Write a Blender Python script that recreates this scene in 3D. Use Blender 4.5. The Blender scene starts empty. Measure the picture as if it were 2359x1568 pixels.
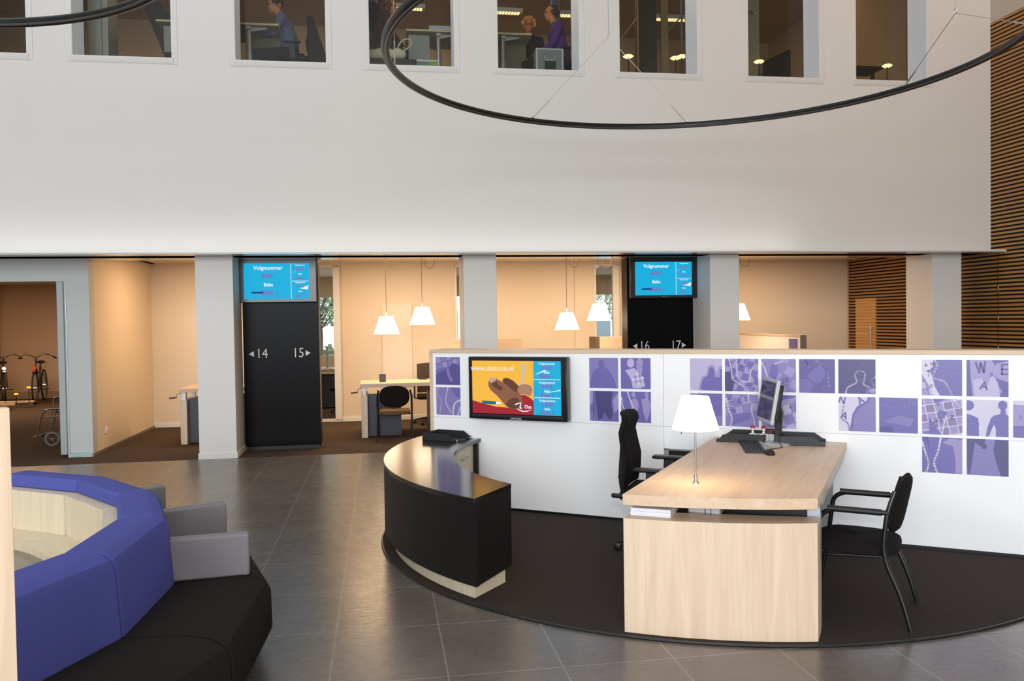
import bpy, math, random
from mathutils import Matrix, Vector, Euler
random.seed(7)
PI = math.pi
SC = bpy.context.scene
COL = SC.collection

# ------------------------------------------------------------------ camera
CZ = 1.60
cam_d = bpy.data.cameras.new('camera')
cam_d.sensor_width = 36.0
cam_d.lens = 1930.0 / 2359.0 * 36.0
cam_d.clip_start = 0.05
cam = bpy.data.objects.new('camera', cam_d)
COL.objects.link(cam)
cam.matrix_world = (Matrix.Translation((0, 0, CZ)) @ Matrix.Rotation(PI/2 - 0.0240, 4, 'X')
                    @ Matrix.Rotation(-0.0155, 4, 'Z'))
SC.camera = cam

# ------------------------------------------------------------------ world, view
def lin(c):
    c = c / 255.0
    return c / 12.92 if c <= 0.04045 else ((c + 0.055) / 1.055) ** 2.4
def rgb(r, g, b): return (lin(r), lin(g), lin(b), 1.0)

w = bpy.data.worlds.new('world'); SC.world = w; w.use_nodes = True
bg = w.node_tree.nodes['Background']
bg.inputs[0].default_value = rgb(225, 238, 250); bg.inputs[1].default_value = 2.4
SC.view_settings.view_transform = 'Standard'
SC.view_settings.look = 'None'
SC.view_settings.exposure = 0.48
SC.view_settings.gamma = 1.0
SC.view_settings.use_curve_mapping = False

# ------------------------------------------------------------------ frames
FYAW = 0.155                       # frame F: back wall; u along wall, v into the building
FO = Vector((-3.324, 10.011, 0))
MF = Matrix.Translation(FO) @ Matrix.Rotation(FYAW, 4, 'Z')
GYAW = math.radians(-25.57)        # frame G: reception island; p along the partition, q away from camera
GO = Vector((1.43, 6.43, 0))
MG = Matrix.Translation(GO) @ Matrix.Rotation(GYAW, 4, 'Z')
MW = Matrix.Identity(4)
MO = MF @ Matrix.Translation((-0.045, 0.275, -0.042)) @ Matrix.Scale(1.026, 4)   # office floor above
def F(u, v, z=0): return MF @ Vector((u, v, z))
def G(p, q, z=0): return MG @ Vector((p, q, z))

# ------------------------------------------------------------------ lights
def area(name, M, loc, rot, sx, sy, power, col, spread=None):
    l = bpy.data.lights.new(name, 'AREA'); l.shape = 'RECTANGLE'; l.size = sx; l.size_y = sy
    l.energy = power; l.color = col
    if spread: l.spread = math.radians(spread)
    o = bpy.data.objects.new(name, l); COL.objects.link(o)
    o.matrix_world = M @ Matrix.Translation(loc) @ Euler(rot).to_matrix().to_4x4()
    return o
def point(name, co, r, power, col):
    l = bpy.data.lights.new(name, 'POINT'); l.shadow_soft_size = r; l.energy = power; l.color = col
    o = bpy.data.objects.new(name, l); COL.objects.link(o); o.location = co
    return o
WARM = (1.0, 0.67, 0.38)
# daylight from the glazed roof; then an unseen frontal fill added behind the camera
area('skylight', MF, (-0.8, -4.8, 9.2), (0, 0, 0), 8.5, 6.0, 125, (0.84, 0.93, 1.0))
area('front_fill', MW, (-2.0, -11.0, 3.6), (math.radians(87), 0, 0), 11.0, 5.4, 1480, (0.9, 0.95, 1.0))
# the camera's own flash, just above the lens
area('camera_flash', MW, (0.02, 0.02, CZ + 0.14), (math.radians(87), 0, 0), 0.06, 0.04, 9, (1.0, 0.96, 0.92), 130)
# cove strip along the foot of the white wall
area('cove_strip', MF, (0.6, -0.355, 2.438), (math.radians(180-20), 0, 0), 13.0, 0.03, 6.5, (0.95, 0.98, 1.0))
# ceiling downlights in the service bays
for uu in (-0.7, 1.6, 3.6, 5.4, 7.9):
    area('bay_light', MF, (uu, 1.9, 2.565), (0, 0, 0), 0.7, 0.9, 24, WARM)
area('bike_room_light', MF, (-4.6, 1.2, 2.40), (0, 0, 0), 1.2, 1.2, 14, (1.0, 0.66, 0.38))
area('bike_room_light', MF, (-5.2, 6.5, 2.52), (0, 0, 0), 2.5, 2.0, 85, (1.0, 0.66, 0.40))
for uu, pw in ((-3.2, 16), (-0.2, 28), (2.6, 34), (4.9, 30), (7.0, 5), (9.0, 3)):
    area('office_light', MO, (uu, 3.0, 7.15), (0, 0, 0), 1.5, 0.3, pw, (1.0, 0.70, 0.42))
area('right_warm_fill', MF, (8.8, -3.6, 8.0), (math.radians(28), 0, 0), 1.2, 1.2, 32, (1.0, 0.66, 0.36))  # unseen warm fill added to tint the right end of the wall

# ------------------------------------------------------------------ materials
MATS = {}
def nt(m):
    m.use_nodes = True; t = m.node_tree; return t, t.nodes, t.links, t.nodes['Principled BSDF']
def plain(name, c, rough=0.5, metal=0.0, spec=0.5, bump=0.0, bscale=200, mott=0.0, mscale=8, coat=0.0, emit=None, es=1.0):
    if name in MATS: return MATS[name]
    m = bpy.data.materials.new(name); t, N, L, b = nt(m)
    b.inputs['Base Color'].default_value = rgb(*c); b.inputs['Roughness'].default_value = rough
    b.inputs['Metallic'].default_value = metal; b.inputs['Specular IOR Level'].default_value = spec
    if coat: b.inputs['Coat Weight'].default_value = coat; b.inputs['Coat Roughness'].default_value = 0.08
    tc = N.new('ShaderNodeTexCoord')
    if mott:
        n = N.new('ShaderNodeTexNoise'); n.inputs['Scale'].default_value = mscale; n.inputs['Detail'].default_value = 6
        L.new(tc.outputs['Object'], n.inputs['Vector'])
        mx = N.new('ShaderNodeMix'); mx.data_type = 'RGBA'; L.new(n.outputs['Fac'], mx.inputs[0])
        k = 1 - mott; a = rgb(*c)
        mx.inputs[6].default_value = (a[0]*k, a[1]*k, a[2]*k, 1)
        k = 1 + mott; mx.inputs[7].default_value = (min(1, a[0]*k), min(1, a[1]*k), min(1, a[2]*k), 1)
        L.new(mx.outputs[2], b.inputs['Base Color'])
    if bump:
        n = N.new('ShaderNodeTexNoise'); n.inputs['Scale'].default_value = bscale; n.inputs['Detail'].default_value = 3
        L.new(tc.outputs['Object'], n.inputs['Vector'])
        bp = N.new('ShaderNodeBump'); bp.inputs['Strength'].default_value = bump; bp.inputs['Distance'].default_value = 0.004
        L.new(n.outputs['Fac'], bp.inputs['Height']); L.new(bp.outputs[0], b.inputs['Normal'])
    if emit:
        b.inputs['Emission Color'].default_value = rgb(*emit); b.inputs['Emission Strength'].default_value = es
    MATS[name] = m; return m
def wood(name, c1, c2, axis='Z', rough=0.42, scale=1.0):
    m = bpy.data.materials.new(name); t, N, L, b = nt(m)
    tc = N.new('ShaderNodeTexCoord'); mp = N.new('ShaderNodeMapping')
    s = {'X': (0.8, 14, 14), 'Y': (14, 0.8, 14), 'Z': (14, 14, 0.8)}[axis]
    mp.inputs['Scale'].default_value = tuple(k*scale for k in s)
    L.new(tc.outputs['Object'], mp.inputs['Vector'])
    n = N.new('ShaderNodeTexNoise'); n.inputs['Scale'].default_value = 1.6; n.inputs['Detail'].default_value = 8
    n.inputs['Roughness'].default_value = 0.62; n.inputs['Distortion'].default_value = 0.7
    L.new(mp.outputs[0], n.inputs['Vector'])
    r = N.new('ShaderNodeValToRGB'); r.color_ramp.elements[0].position = 0.30; r.color_ramp.elements[1].position = 0.70
    r.color_ramp.elements[0].color = rgb(*c1); r.color_ramp.elements[1].color = rgb(*c2)
    L.new(n.outputs['Fac'], r.inputs[0]); L.new(r.outputs[0], b.inputs['Base Color'])
    b.inputs['Roughness'].default_value = rough
    return m
def emis(name, c, s):
    if name in MATS: return MATS[name]
    m = bpy.data.materials.new(name); t, N, L, b = nt(m)
    b.inputs['Base Color'].default_value = (0.02, 0.02, 0.02, 1); b.inputs['Roughness'].default_value = 0.5
    b.inputs['Specular IOR Level'].default_value = 0.1
    b.inputs['Emission Color'].default_value = rgb(*c); b.inputs['Emission Strength'].default_value = s
    MATS[name] = m; return m
def glass_mat(name, tint=(1, 1, 1, 1), refl=1.45):
    m = bpy.data.materials.new(name); m.use_nodes = True; t = m.node_tree; t.nodes.clear()
    o = t.nodes.new('ShaderNodeOutputMaterial'); mx = t.nodes.new('ShaderNodeMixShader')
    tr = t.nodes.new('ShaderNodeBsdfTransparent'); tr.inputs[0].default_value = tint
    gl = t.nodes.new('ShaderNodeBsdfGlossy'); gl.inputs['Roughness'].default_value = 0.0
    fr = t.nodes.new('ShaderNodeFresnel'); fr.inputs['IOR'].default_value = refl
    t.links.new(fr.outputs[0], mx.inputs[0]); t.links.new(tr.outputs[0], mx.inputs[1])
    t.links.new(gl.outputs[0], mx.inputs[2]); t.links.new(mx.outputs[0], o.inputs[0])
    return m
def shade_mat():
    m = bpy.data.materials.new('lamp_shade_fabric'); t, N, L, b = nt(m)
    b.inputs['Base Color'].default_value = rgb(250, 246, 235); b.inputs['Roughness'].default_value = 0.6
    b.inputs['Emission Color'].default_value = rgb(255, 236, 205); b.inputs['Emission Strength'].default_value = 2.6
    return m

M_wall = plain('white_plaster', (212, 208, 203), 0.75, bump=0.12, bscale=90, mott=0.02, mscale=3)
M_wall2 = plain('white_wall_paint', (224, 221, 216), 0.6, bump=0.05, bscale=120)
M_wallw = plain('cream_wall_paint', (226, 210, 186), 0.6, bump=0.05, bscale=120)
M_trim = plain('white_trim', (232, 232, 230), 0.35)
M_reveal = plain('window_reveal_board', (226, 230, 236), 0.45)
M_lam = plain('white_laminate', (247, 247, 248), 0.22, spec=0.5)
M_beech = wood('light_beech_upright', (214, 186, 158), (232, 208, 182), 'Z')
M_beechY = wood('light_beech_lengthwise', (212, 180, 148), (230, 201, 172), 'Y')
M_beechX = wood('light_beech_crosswise', (206, 180, 152), (226, 200, 172), 'X')
M_tub = wood('pale_maple_veneer', (216, 200, 172), (234, 220, 194), 'Z')
M_dark = wood('black_stained_veneer', (17, 15, 14), (26, 23, 21), 'Z', rough=0.5)
M_counter_top = plain('black_satin_counter_top', (40, 36, 33), 0.16, spec=0.9, mott=0.25, mscale=14)
M_blue = plain('blue_wool', (88, 94, 172), 0.95, spec=0.15, bump=0.5, bscale=420, mott=0.10, mscale=160)
M_blackfab = plain('black_wool', (38, 33, 31), 0.95, spec=0.15, bump=0.5, bscale=420, mott=0.18, mscale=160)
M_greyfab = plain('grey_wool', (140, 137, 140), 0.95, spec=0.15, bump=0.4, bscale=420, mott=0.07, mscale=160)
M_chairfab = plain('black_chair_fabric', (24, 20, 19), 0.9, spec=0.2, bump=0.4, bscale=500, mott=0.2, mscale=200)
M_blackpl = plain('black_plastic', (22, 22, 23), 0.42)
M_blackmt = plain('black_lacquered_steel', (20, 21, 22), 0.3)
M_tray = plain('black_tray_plastic', (30, 33, 36), 0.5)
M_steel = plain('brushed_steel', (190, 190, 192), 0.28, metal=1.0)
M_alu = plain('grey_aluminium', (176, 179, 184), 0.45, metal=0.6)
M_silver = plain('silver_plastic', (196, 200, 204), 0.35, metal=0.3)
M_ring = plain('dark_steel_tube', (16, 16, 18), 0.34, spec=0.35)
M_ringlite = plain('rubber_light_strip', (64, 58, 54), 0.5)
M_panelblk = plain('black_glass_panel', (7, 7, 9), 0.30, spec=0.08)
M_bezel = plain('black_bezel', (18, 18, 20), 0.25)
M_white = plain('white_paint', (235, 235, 235), 0.5)
M_paper = plain('white_paper', (232, 232, 240), 0.7)
M_red = plain('red_plastic', (190, 20, 40), 0.35)
M_rubber = plain('rubber', (28, 28, 28), 0.8)
M_glass = glass_mat('clear_glass', (0.93, 0.95, 0.94, 1))
M_glassd = glass_mat('office_window_glass', (0.88, 0.88, 0.85, 1), 1.35)
M_carpet = plain('dark_carpet', (66, 58, 54), 0.97, spec=0.1, bump=0.8, bscale=500, mott=0.3, mscale=220)
M_carpetb = plain('brown_carpet', (84, 70, 60), 0.97, spec=0.1, bump=0.8, bscale=500, mott=0.2, mscale=220)
M_office_wall = plain('office_wall', (190, 164, 128), 0.8)
M_office_floor = plain('office_floor', (70, 60, 52), 0.9)
M_soffit = plain('glossy_soffit', (214, 200, 182), 0.10, spec=0.6)
M_shade = shade_mat()
M_brown = plain('brown_leather', (92, 60, 42), 0.5)

def floor_mat():
    m = bpy.data.materials.new('slate_tile'); t, N, L, b = nt(m)
    tc = N.new('ShaderNodeTexCoord'); mp = N.new('ShaderNodeMapping')
    mp.inputs['Location'].default_value = (0.110, 0.06, 0); mp.inputs['Scale'].default_value = (1, 1, 1)
    L.new(tc.outputs['Object'], mp.inputs['Vector'])
    br = N.new('ShaderNodeTexBrick'); br.offset = 0.0; br.squash = 1.0
    br.inputs['Scale'].default_value = 1.0; br.inputs['Brick Width'].default_value = 0.53; br.inputs['Row Height'].default_value = 0.66
    br.inputs['Mortar Size'].default_value = 0.0028; br.inputs['Mortar Smooth'].default_value = 0.1; br.inputs['Bias'].default_value = 0.0
    br.inputs['Color1'].default_value = rgb(106, 98, 92); br.inputs['Color2'].default_value = rgb(112, 103, 97)
    br.inputs['Mortar'].default_value = rgb(158, 148, 138)
    L.new(mp.outputs[0], br.inputs['Vector'])
    n = N.new('ShaderNodeTexNoise'); n.inputs['Scale'].default_value = 2.2; n.inputs['Detail'].default_value = 9; n.inputs['Roughness'].default_value = 0.65
    L.new(tc.outputs['Object'], n.inputs['Vector'])
    mx = N.new('ShaderNodeMix'); mx.data_type = 'RGBA'; mx.blend_type = 'MULTIPLY'; mx.inputs[0].default_value = 1.0
    cr = N.new('ShaderNodeValToRGB'); cr.color_ramp.elements[0].position = 0.3; cr.color_ramp.elements[0].color = (0.80, 0.80, 0.80, 1)
    cr.color_ramp.elements[1].position = 0.75; cr.color_ramp.elements[1].color = (1.12, 1.12, 1.12, 1)
    L.new(n.outputs['Fac'], cr.inputs[0]); L.new(br.outputs['Color'], mx.inputs[6]); L.new(cr.outputs[0], mx.inputs[7])
    L.new(mx.outputs[2], b.inputs['Base Color'])
    mp2 = N.new('ShaderNodeMapping'); mp2.inputs['Scale'].default_value = (3, 60, 1); L.new(tc.outputs['Object'], mp2.inputs['Vector'])
    n2 = N.new('ShaderNodeTexNoise'); n2.inputs['Scale'].default_value = 2.0; n2.inputs['Detail'].default_value = 5; L.new(mp2.outputs[0], n2.inputs['Vector'])
    mr = N.new('ShaderNodeMapRange'); mr.inputs[1].default_value = 0.3; mr.inputs[2].default_value = 0.7
    mr.inputs[3].default_value = 0.20; mr.inputs[4].default_value = 0.34
    L.new(n2.outputs['Fac'], mr.inputs[0]); L.new(mr.outputs[0], b.inputs['Roughness'])
    bp = N.new('ShaderNodeBump'); bp.inputs['Strength'].default_value = 0.10; bp.inputs['Distance'].default_value = 0.002
    L.new(n2.outputs['Fac'], bp.inputs['Height']); L.new(bp.outputs[0], b.inputs['Normal'])
    b.inputs['Specular IOR Level'].default_value = 0.75
    return m
M_floor = floor_mat()
def slat_mat(name, a, b_):
    m = bpy.data.materials.new(name); t, N, L, b = nt(m)
    tc = N.new('ShaderNodeTexCoord'); mp = N.new('ShaderNodeMapping'); mp.inputs['Scale'].default_value = (1.2, 1.2, 40)
    L.new(tc.outputs['Object'], mp.inputs['Vector'])
    n = N.new('ShaderNodeTexNoise'); n.inputs['Scale'].default_value = 1.0; n.inputs['Detail'].default_value = 5; L.new(mp.outputs[0], n.inputs['Vector'])
    r = N.new('ShaderNodeValToRGB'); r.color_ramp.elements[0].position = 0.3; r.color_ramp.elements[1].position = 0.7
    r.color_ramp.elements[0].color = rgb(*a); r.color_ramp.elements[1].color = rgb(*b_)
    L.new(n.outputs['Fac'], r.inputs[0]); L.new(r.outputs[0], b.inputs['Base Color']); b.inputs['Roughness'].default_value = 0.55
    return m
M_slat = slat_mat('oak_slats', (150, 104, 56), (176, 130, 78))
M_slatl = slat_mat('pale_oak_slats', (196, 146, 84), (214, 168, 104))
M_slatback = plain('black_felt_backing', (22, 13, 8), 0.95)

# ------------------------------------------------------------------ mesh builder
class MB:
    def __init__(s): s.v = []; s.f = []; s.mi = []
    def add(s, vs, fs, mi=0):
        o = len(s.v); s.v += [tuple(x) for x in vs]; s.f += [tuple(i + o for i in f) for f in fs]; s.mi += [mi]*len(fs); return s
    def box(s, x0, x1, y0, y1, z0, z1, mi=0):
        vs = [(x, y, z) for z in (z0, z1) for y in (y0, y1) for x in (x0, x1)]
        return s.add(vs, [(0, 2, 3, 1), (4, 5, 7, 6), (0, 1, 5, 4), (2, 6, 7, 3), (0, 4, 6, 2), (1, 3, 7, 5)], mi)
    def prism(s, pts, z0, z1, mi=0):
        n = len(pts); a = sum(pts[i][0]*pts[(i+1) % n][1] - pts[(i+1) % n][0]*pts[i][1] for i in range(n))
        if a < 0: pts = pts[::-1]
        vs = [(x, y, z0) for x, y in pts] + [(x, y, z1) for x, y in pts]
        fs = [tuple(range(n))[::-1], tuple(range(n, 2*n))] + [(i, (i+1) % n, n + (i+1) % n, n+i) for i in range(n)]
        return s.add(vs, fs, mi)
    def hull2(s, A, B, mi=0):
        n = len(A); vs = list(A) + list(B)
        return s.add(vs, [tuple(range(n))[::-1], tuple(range(n, 2*n))] + [(i, (i+1) % n, n + (i+1) % n, n+i) for i in range(n)], mi)
    def tube(s, pts, r, seg=10, closed=False, mi=0, cap=True):
        P = [Vector(p) for p in pts]; n = len(P); R = r if isinstance(r, (list, tuple)) else [r]*n
        prev = None; rings = []
        for i in range(n):
            if closed: t = P[(i+1) % n] - P[i-1]
            else: t = P[min(i+1, n-1)] - P[max(i-1, 0)]
            if t.length < 1e-9: t = Vector((0, 0, 1))
            t.normalize()
            if prev is None:
                a = Vector((0, 0, 1)) if abs(t.z) < 0.9 else Vector((1, 0, 0)); x = a.cross(t).normalized()
            else:
                x = (prev - t*prev.dot(t)); x = x.normalized() if x.length > 1e-6 else Vector((1, 0, 0))
            prev = x; y = t.cross(x)
            rings.append([P[i] + (x*math.cos(2*PI*k/seg) + y*math.sin(2*PI*k/seg))*R[i] for k in range(seg)])
        vs = [v for ring in rings for v in ring]; fs = []
        m = n if closed else n-1
        for i in range(m):
            j = (i+1) % n
            for k in range(seg):
                fs.append((i*seg+k, i*seg+(k+1) % seg, j*seg+(k+1) % seg, j*seg+k))
        if not closed and cap: fs.append(tuple(range(seg))[::-1]); fs.append(tuple((n-1)*seg+k for k in range(seg)))
        return s.add(vs, fs, mi)
    def lathe(s, prof, c=(0, 0, 0), seg=32, mi=0, closed=False):
        vs = []; n = len(prof)
        for r, z in prof:
            for k in range(seg):
                a = 2*PI*k/seg; vs.append((c[0]+r*math.cos(a), c[1]+r*math.sin(a), c[2]+z))
        fs = []
        for i in range(n if closed else n-1):
            j = (i+1) % n
            for k in range(seg): fs.append((i*seg+k, i*seg+(k+1) % seg, j*seg+(k+1) % seg, j*seg+k))
        if not closed:
            if prof[0][0] > 1e-5: fs.append(tuple(range(seg))[::-1])
            if prof[-1][0] > 1e-5: fs.append(tuple((n-1)*seg+k for k in range(seg)))
        return s.add(vs, fs, mi)
    def ball(s, c, r, seg=14, mi=0):
        if not isinstance(r, (tuple, list)): r = (r, r, r)
        h = seg//2; vs = [(c[0], c[1], c[2]-r[2])]
        for i in range(1, h):
            t = -PI/2 + PI*i/h
            for k in range(seg):
                a = 2*PI*k/seg; vs.append((c[0]+r[0]*math.cos(t)*math.cos(a), c[1]+r[1]*math.cos(t)*math.sin(a), c[2]+r[2]*math.sin(t)))
        vs.append((c[0], c[1], c[2]+r[2])); fs = []
        for k in range(seg): fs.append((0, 1+(k+1) % seg, 1+k))
        for i in range(h-2):
            for k in range(seg):
                a = 1+i*seg; fs.append((a+k, a+(k+1) % seg, a+seg+(k+1) % seg, a+seg+k))
        t = len(vs)-1; a = 1+(h-2)*seg
        for k in range(seg): fs.append((a+k, a+(k+1) % seg, t))
        return s.add(vs, fs, mi)
    def xf(s, M):
        s.v = [tuple(M @ Vector(x)) for x in s.v]; return s
    def join(s, o, M=None):
        vs = o.v if M is None else [tuple(M @ Vector(x)) for x in o.v]
        k = len(s.v); s.v += vs; s.f += [tuple(i+k for i in f) for f in o.f]; s.mi += o.mi; return s
    def build(s, name, mat, parent=None, M=None, bevel=0, bseg=2, smooth=40, kind=None, label=None, sub=0):
        me = bpy.data.meshes.new(name); me.from_pydata(s.v, [], s.f)
        mats = mat if isinstance(mat, (list, tuple)) else [mat]
        for m in mats: me.materials.append(m)
        me.polygons.foreach_set('material_index', s.mi)
        me.validate(); me.update()
        if smooth:
            me.polygons.foreach_set('use_smooth', [True]*len(me.polygons))
            me.set_sharp_from_angle(angle=math.radians(smooth))
        o = bpy.data.objects.new(name, me); COL.objects.link(o)
        if parent: o.parent = parent
        if M is not None: o.matrix_world = M
        if bevel:
            b = o.modifiers.new('bevel', 'BEVEL'); b.width = bevel; b.segments = bseg; b.limit_method = 'ANGLE'; b.angle_limit = math.radians(35)
            b.harden_normals = False
        if sub:
            q = o.modifiers.new('sub', 'SUBSURF'); q.levels = sub; q.render_levels = sub
        if kind: o['kind'] = kind
        if label: o['label'] = label
        return o
def arc(c, r, a0, a1, n):
    return [(c[0]+r*math.cos(math.radians(a0+(a1-a0)*i/n)), c[1]+r*math.sin(math.radians(a0+(a1-a0)*i/n))) for i in range(n+1)]
def bez(pts, n=6):
    """round a polyline's corners (Catmull-Rom)"""
    P = [Vector(p) for p in pts]; out = []
    for i in range(len(P)-1):
        p0 = P[max(i-1, 0)]; p1 = P[i]; p2 = P[i+1]; p3 = P[min(i+2, len(P)-1)]
        for k in range(n):
            t = k/n; out.append(0.5*((2*p1)+(-p0+p2)*t+(2*p0-5*p1+4*p2-p3)*t*t+(-p0+3*p1-3*p2+p3)*t*t*t))
    out.append(P[-1]); return out
def rnd(pts, r=0.05, n=5):
    """polyline with corners rounded by radius-like cut r"""
    P = [Vector(p) for p in pts]; out = [P[0]]
    for i in range(1, len(P)-1):
        a = P[i-1]-P[i]; b = P[i+1]-P[i]; d = min(r, a.length*0.49, b.length*0.49)
        s = P[i]+a.normalized()*d; e = P[i]+b.normalized()*d
        for k in range(n+1):
            t = k/n; out.append(s*(1-t)**2 + P[i]*2*t*(1-t) + e*t*t)
    out.append(P[-1]); return out
def thing(name, label, cat, M=MW, loc=(0, 0, 0), rz=0.0, group=None, sc=1.0):
    o = bpy.data.objects.new(name, None); COL.objects.link(o); o.empty_display_size = 0.1
    o.matrix_world = M @ Matrix.Translation(loc) @ Matrix.Rotation(rz, 4, 'Z') @ Matrix.Scale(sc, 4)
    o['label'] = label; o['category'] = cat
    if group: o['group'] = group
    return o
def tag(o, label, cat, group=None, kind=None):
    o['label'] = label; o['category'] = cat
    if group: o['group'] = group
    if kind: o['kind'] = kind
    return o
def struct(name, mb, mat, M=MW, parent=None, **k):
    o = mb.build(name, mat, parent=parent, M=M if parent is None else None, **k)
    if parent is None: o['kind'] = 'structure'
    return o
def sempty(name, M=MW, loc=(0, 0, 0)):
    o = bpy.data.objects.new(name, None); COL.objects.link(o); o.matrix_world = M @ Matrix.Translation(loc); o['kind'] = 'structure'; return o
def copy_tree(o, parent=None):
    c = o.copy(); COL.objects.link(c)
    if parent: c.parent = parent; c.matrix_parent_inverse = o.matrix_parent_inverse.copy()
    for ch in list(o.children): copy_tree(ch, c)
    return c
def place(o, M, loc, rz=0.0, label=None, group=None, sc=1.0):
    o.matrix_world = M @ Matrix.Translation(loc) @ Matrix.Rotation(rz, 4, 'Z') @ Matrix.Scale(sc, 4)
    if label: o['label'] = label
    if group: o['group'] = group
    return o
def text_mb(txt, size, align='CENTER', bold=0.0):
    c = bpy.data.curves.new('t', 'FONT'); c.body = txt; c.size = size; c.align_x = align; c.align_y = 'CENTER'
    c.offset = bold; c.resolution_u = 2
    o = bpy.data.objects.new('t', c); COL.objects.link(o)
    dg = bpy.context.evaluated_depsgraph_get(); me = bpy.data.meshes.new_from_object(o.evaluated_get(dg))
    mb = MB(); mb.add([tuple(v.co) for v in me.vertices], [tuple(p.vertices) for p in me.polygons])
    bpy.data.objects.remove(o); bpy.data.curves.remove(c); bpy.data.meshes.remove(me)
    return mb
# flat text (x right, y up) -> upright, facing -Y, at (x, y, z)
def upright(mb, x, y, z, sx=1.0):
    return mb.xf(Matrix.Translation((x, y, z)) @ Matrix.Rotation(PI/2, 4, 'X') @ Matrix.Scale(sx, 4, (1, 0, 0)))

# =================================================================== SETTING
# floors
mb = MB(); mb.add([(-8, -26, 0), (12.5, -26, 0), (12.5, 0.0, 0), (-8, 0.0, 0)], [(0, 1, 2, 3)])
struct('floor', mb, M_floor, MF, smooth=0)
mb = MB(); mb.add([(-8, 0.0, 0), (12.5, 0.0, 0), (12.5, 3.45, 0), (-8, 3.45, 0)], [(0, 1, 2, 3)])
struct('floor', mb, M_carpetb, MF, smooth=0)
# island carpet: half disc in front of the partition
pts = arc((0, 0), 2.42, -177, -3, 64)
struct('floor', MB().prism(pts, 0.0, 0.008), M_carpet, MG, smooth=0)
ed = [(x, y, 0.006) for x, y in arc((0, 0), 2.425, -177, -3, 64)]
struct('trim_1', MB().tube(ed, 0.008, 6), M_blackpl, MG)

# upper white wall with eight window openings
WV0, WV1, WGL = -0.11, 0.32, 0.30
WIN = [(-3.24, -2.165), (-1.685, -0.60), (0.108, 1.156), (1.66, 2.69), (3.224, 4.255), (4.775, 5.805), (6.49, 7.478), (7.995, 9.022)]
Z0, ZS, ZT, ZTOP = 2.42, 4.70, 7.1, 9.4
mb = MB(); u = -8.0
mb.box(-8, 9.97, WV0, WV1, Z0, ZS)
for a, b in WIN:
    mb.box(u, a, WV0, WV1, ZS, ZT); u = b
mb.box(u, 9.97, WV0, WV1, ZS, ZT); mb.box(-8, 9.97, WV0, WV1, ZT, ZTOP)
struct('wall_back', mb, M_wall, MF, smooth=0)
# ledge at the foot of the wall (runs a little past its end)
mb = MB(); mb.box(-8, 9.99, -0.38, WV0, 2.415, 2.430); mb.box(-8, 9.99, -0.38, -0.372, 2.415, 2.442)
struct('trim_2', mb, M_trim, MF)
struct('trim_7', MB().box(-8, 9.99, -0.38, WV0+0.01, 2.412, 2.4148), M_soffit, MF, smooth=0)
# glossy soffit strip and inner ceiling
struct('ceiling', MB().box(-8, 9.97, WV0, 0.72, 2.42, 2.44), M_soffit, MF, smooth=0)
struct('ceiling', MB().box(-8, 10.02, 0.70, 10.1, 2.58, 2.62), M_wallw, MF, smooth=0)
struct('trim_3', MB().box(-8, 10.02, 0.70, 0.72, 2.42, 2.58), M_wallw, MF, smooth=0)
# roof of the hall
struct('ceiling', MB().box(-8, 12.5, -26, WV1, ZTOP, ZTOP+0.1), M_wall2, MF, smooth=0)
# hall walls out of view
struct('wall_left', MB().box(-8.1, -8, -26, 10.1, 0, ZTOP), M_wall2, MF, smooth=0)
struct('wall_front', MB().box(-8, 12.5, -26.1, -26, 0, ZTOP), M_wall2, MF, smooth=0)

# windows of the upper floor
WF = WV0-WGL
for i, (a, b) in enumerate(WIN):
    e = sempty('window_%d' % (i+1), MF, (a, WGL, ZS)); W = b-a; H = ZT-ZS
    f = MB(); t = 0.006
    f.box(0, 0.004, WF, 0, 0, H); f.box(W-0.004, W, WF, 0, 0, H)
    f.build('window_reveal', M_reveal, e, smooth=0)
    # raised mitred surround
    s = MB(); w_ = 0.065; y0, y1 = WF-0.006, WF
    s.box(-w_, 0, y0, y1, -w_, H); s.box(W, W+w_, y0, y1, -w_, H)
    s.build('window_surround', M_wall, e, bevel=0.006)
    s = MB(); s.hull2([(-0.02, WF-0.022, -0.028), (-0.02, WF-0.006, -w_), (-0.02, WF, -w_), (-0.02, 0, -0.004), (-0.02, 0, 0.004), (-0.02, WF-0.022, 0.004)],
                      [(W+0.02, WF-0.022, -0.028), (W+0.02, WF-0.006, -w_), (W+0.02, WF, -w_), (W+0.02, 0, -0.004), (W+0.02, 0, 0.004), (W+0.02, WF-0.022, 0.004)])
    s.build('window_sill', M_wall, e)
    g = MB(); g.box(0, W, 0.0, 0.006, 0, H); g.build('glass_pane', M_glassd, e, smooth=0)
    fr = MB(); fr.box(0, 0.006, -0.004, 0.01, 0, H); fr.box(W-0.006, W, -0.004, 0.01, 0, H); fr.box(0, W, -0.004, 0.01, 0.004, 0.016)
    fr.build('window_frame', M_blackpl, e, smooth=0)

# upper office shell
struct('floor', MB().box(-6, 9.7, 0.03, 6.0, 4.52, 4.62), M_office_floor, MO, smooth=0)
struct('ceiling', MB().box(-6, 9.7, 0.02, 6.0, 7.2, 7.3), M_office_wall, MO, smooth=0)
struct('wall_office', MB().box(-6, 9.7, 5.9, 6.0, 4.62, 7.2).box(9.7, 9.8, 0.02, 6.0, 4.62, 7.2).box(-6.1, -6, 0.02, 6.0, 4.62, 7.2), M_office_wall, MO, smooth=0)
struct('wall_service', MB().box(10.0, 10.05, 3.45, 10.1, 0, 2.6), M_wallw, MF, smooth=0)

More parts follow.
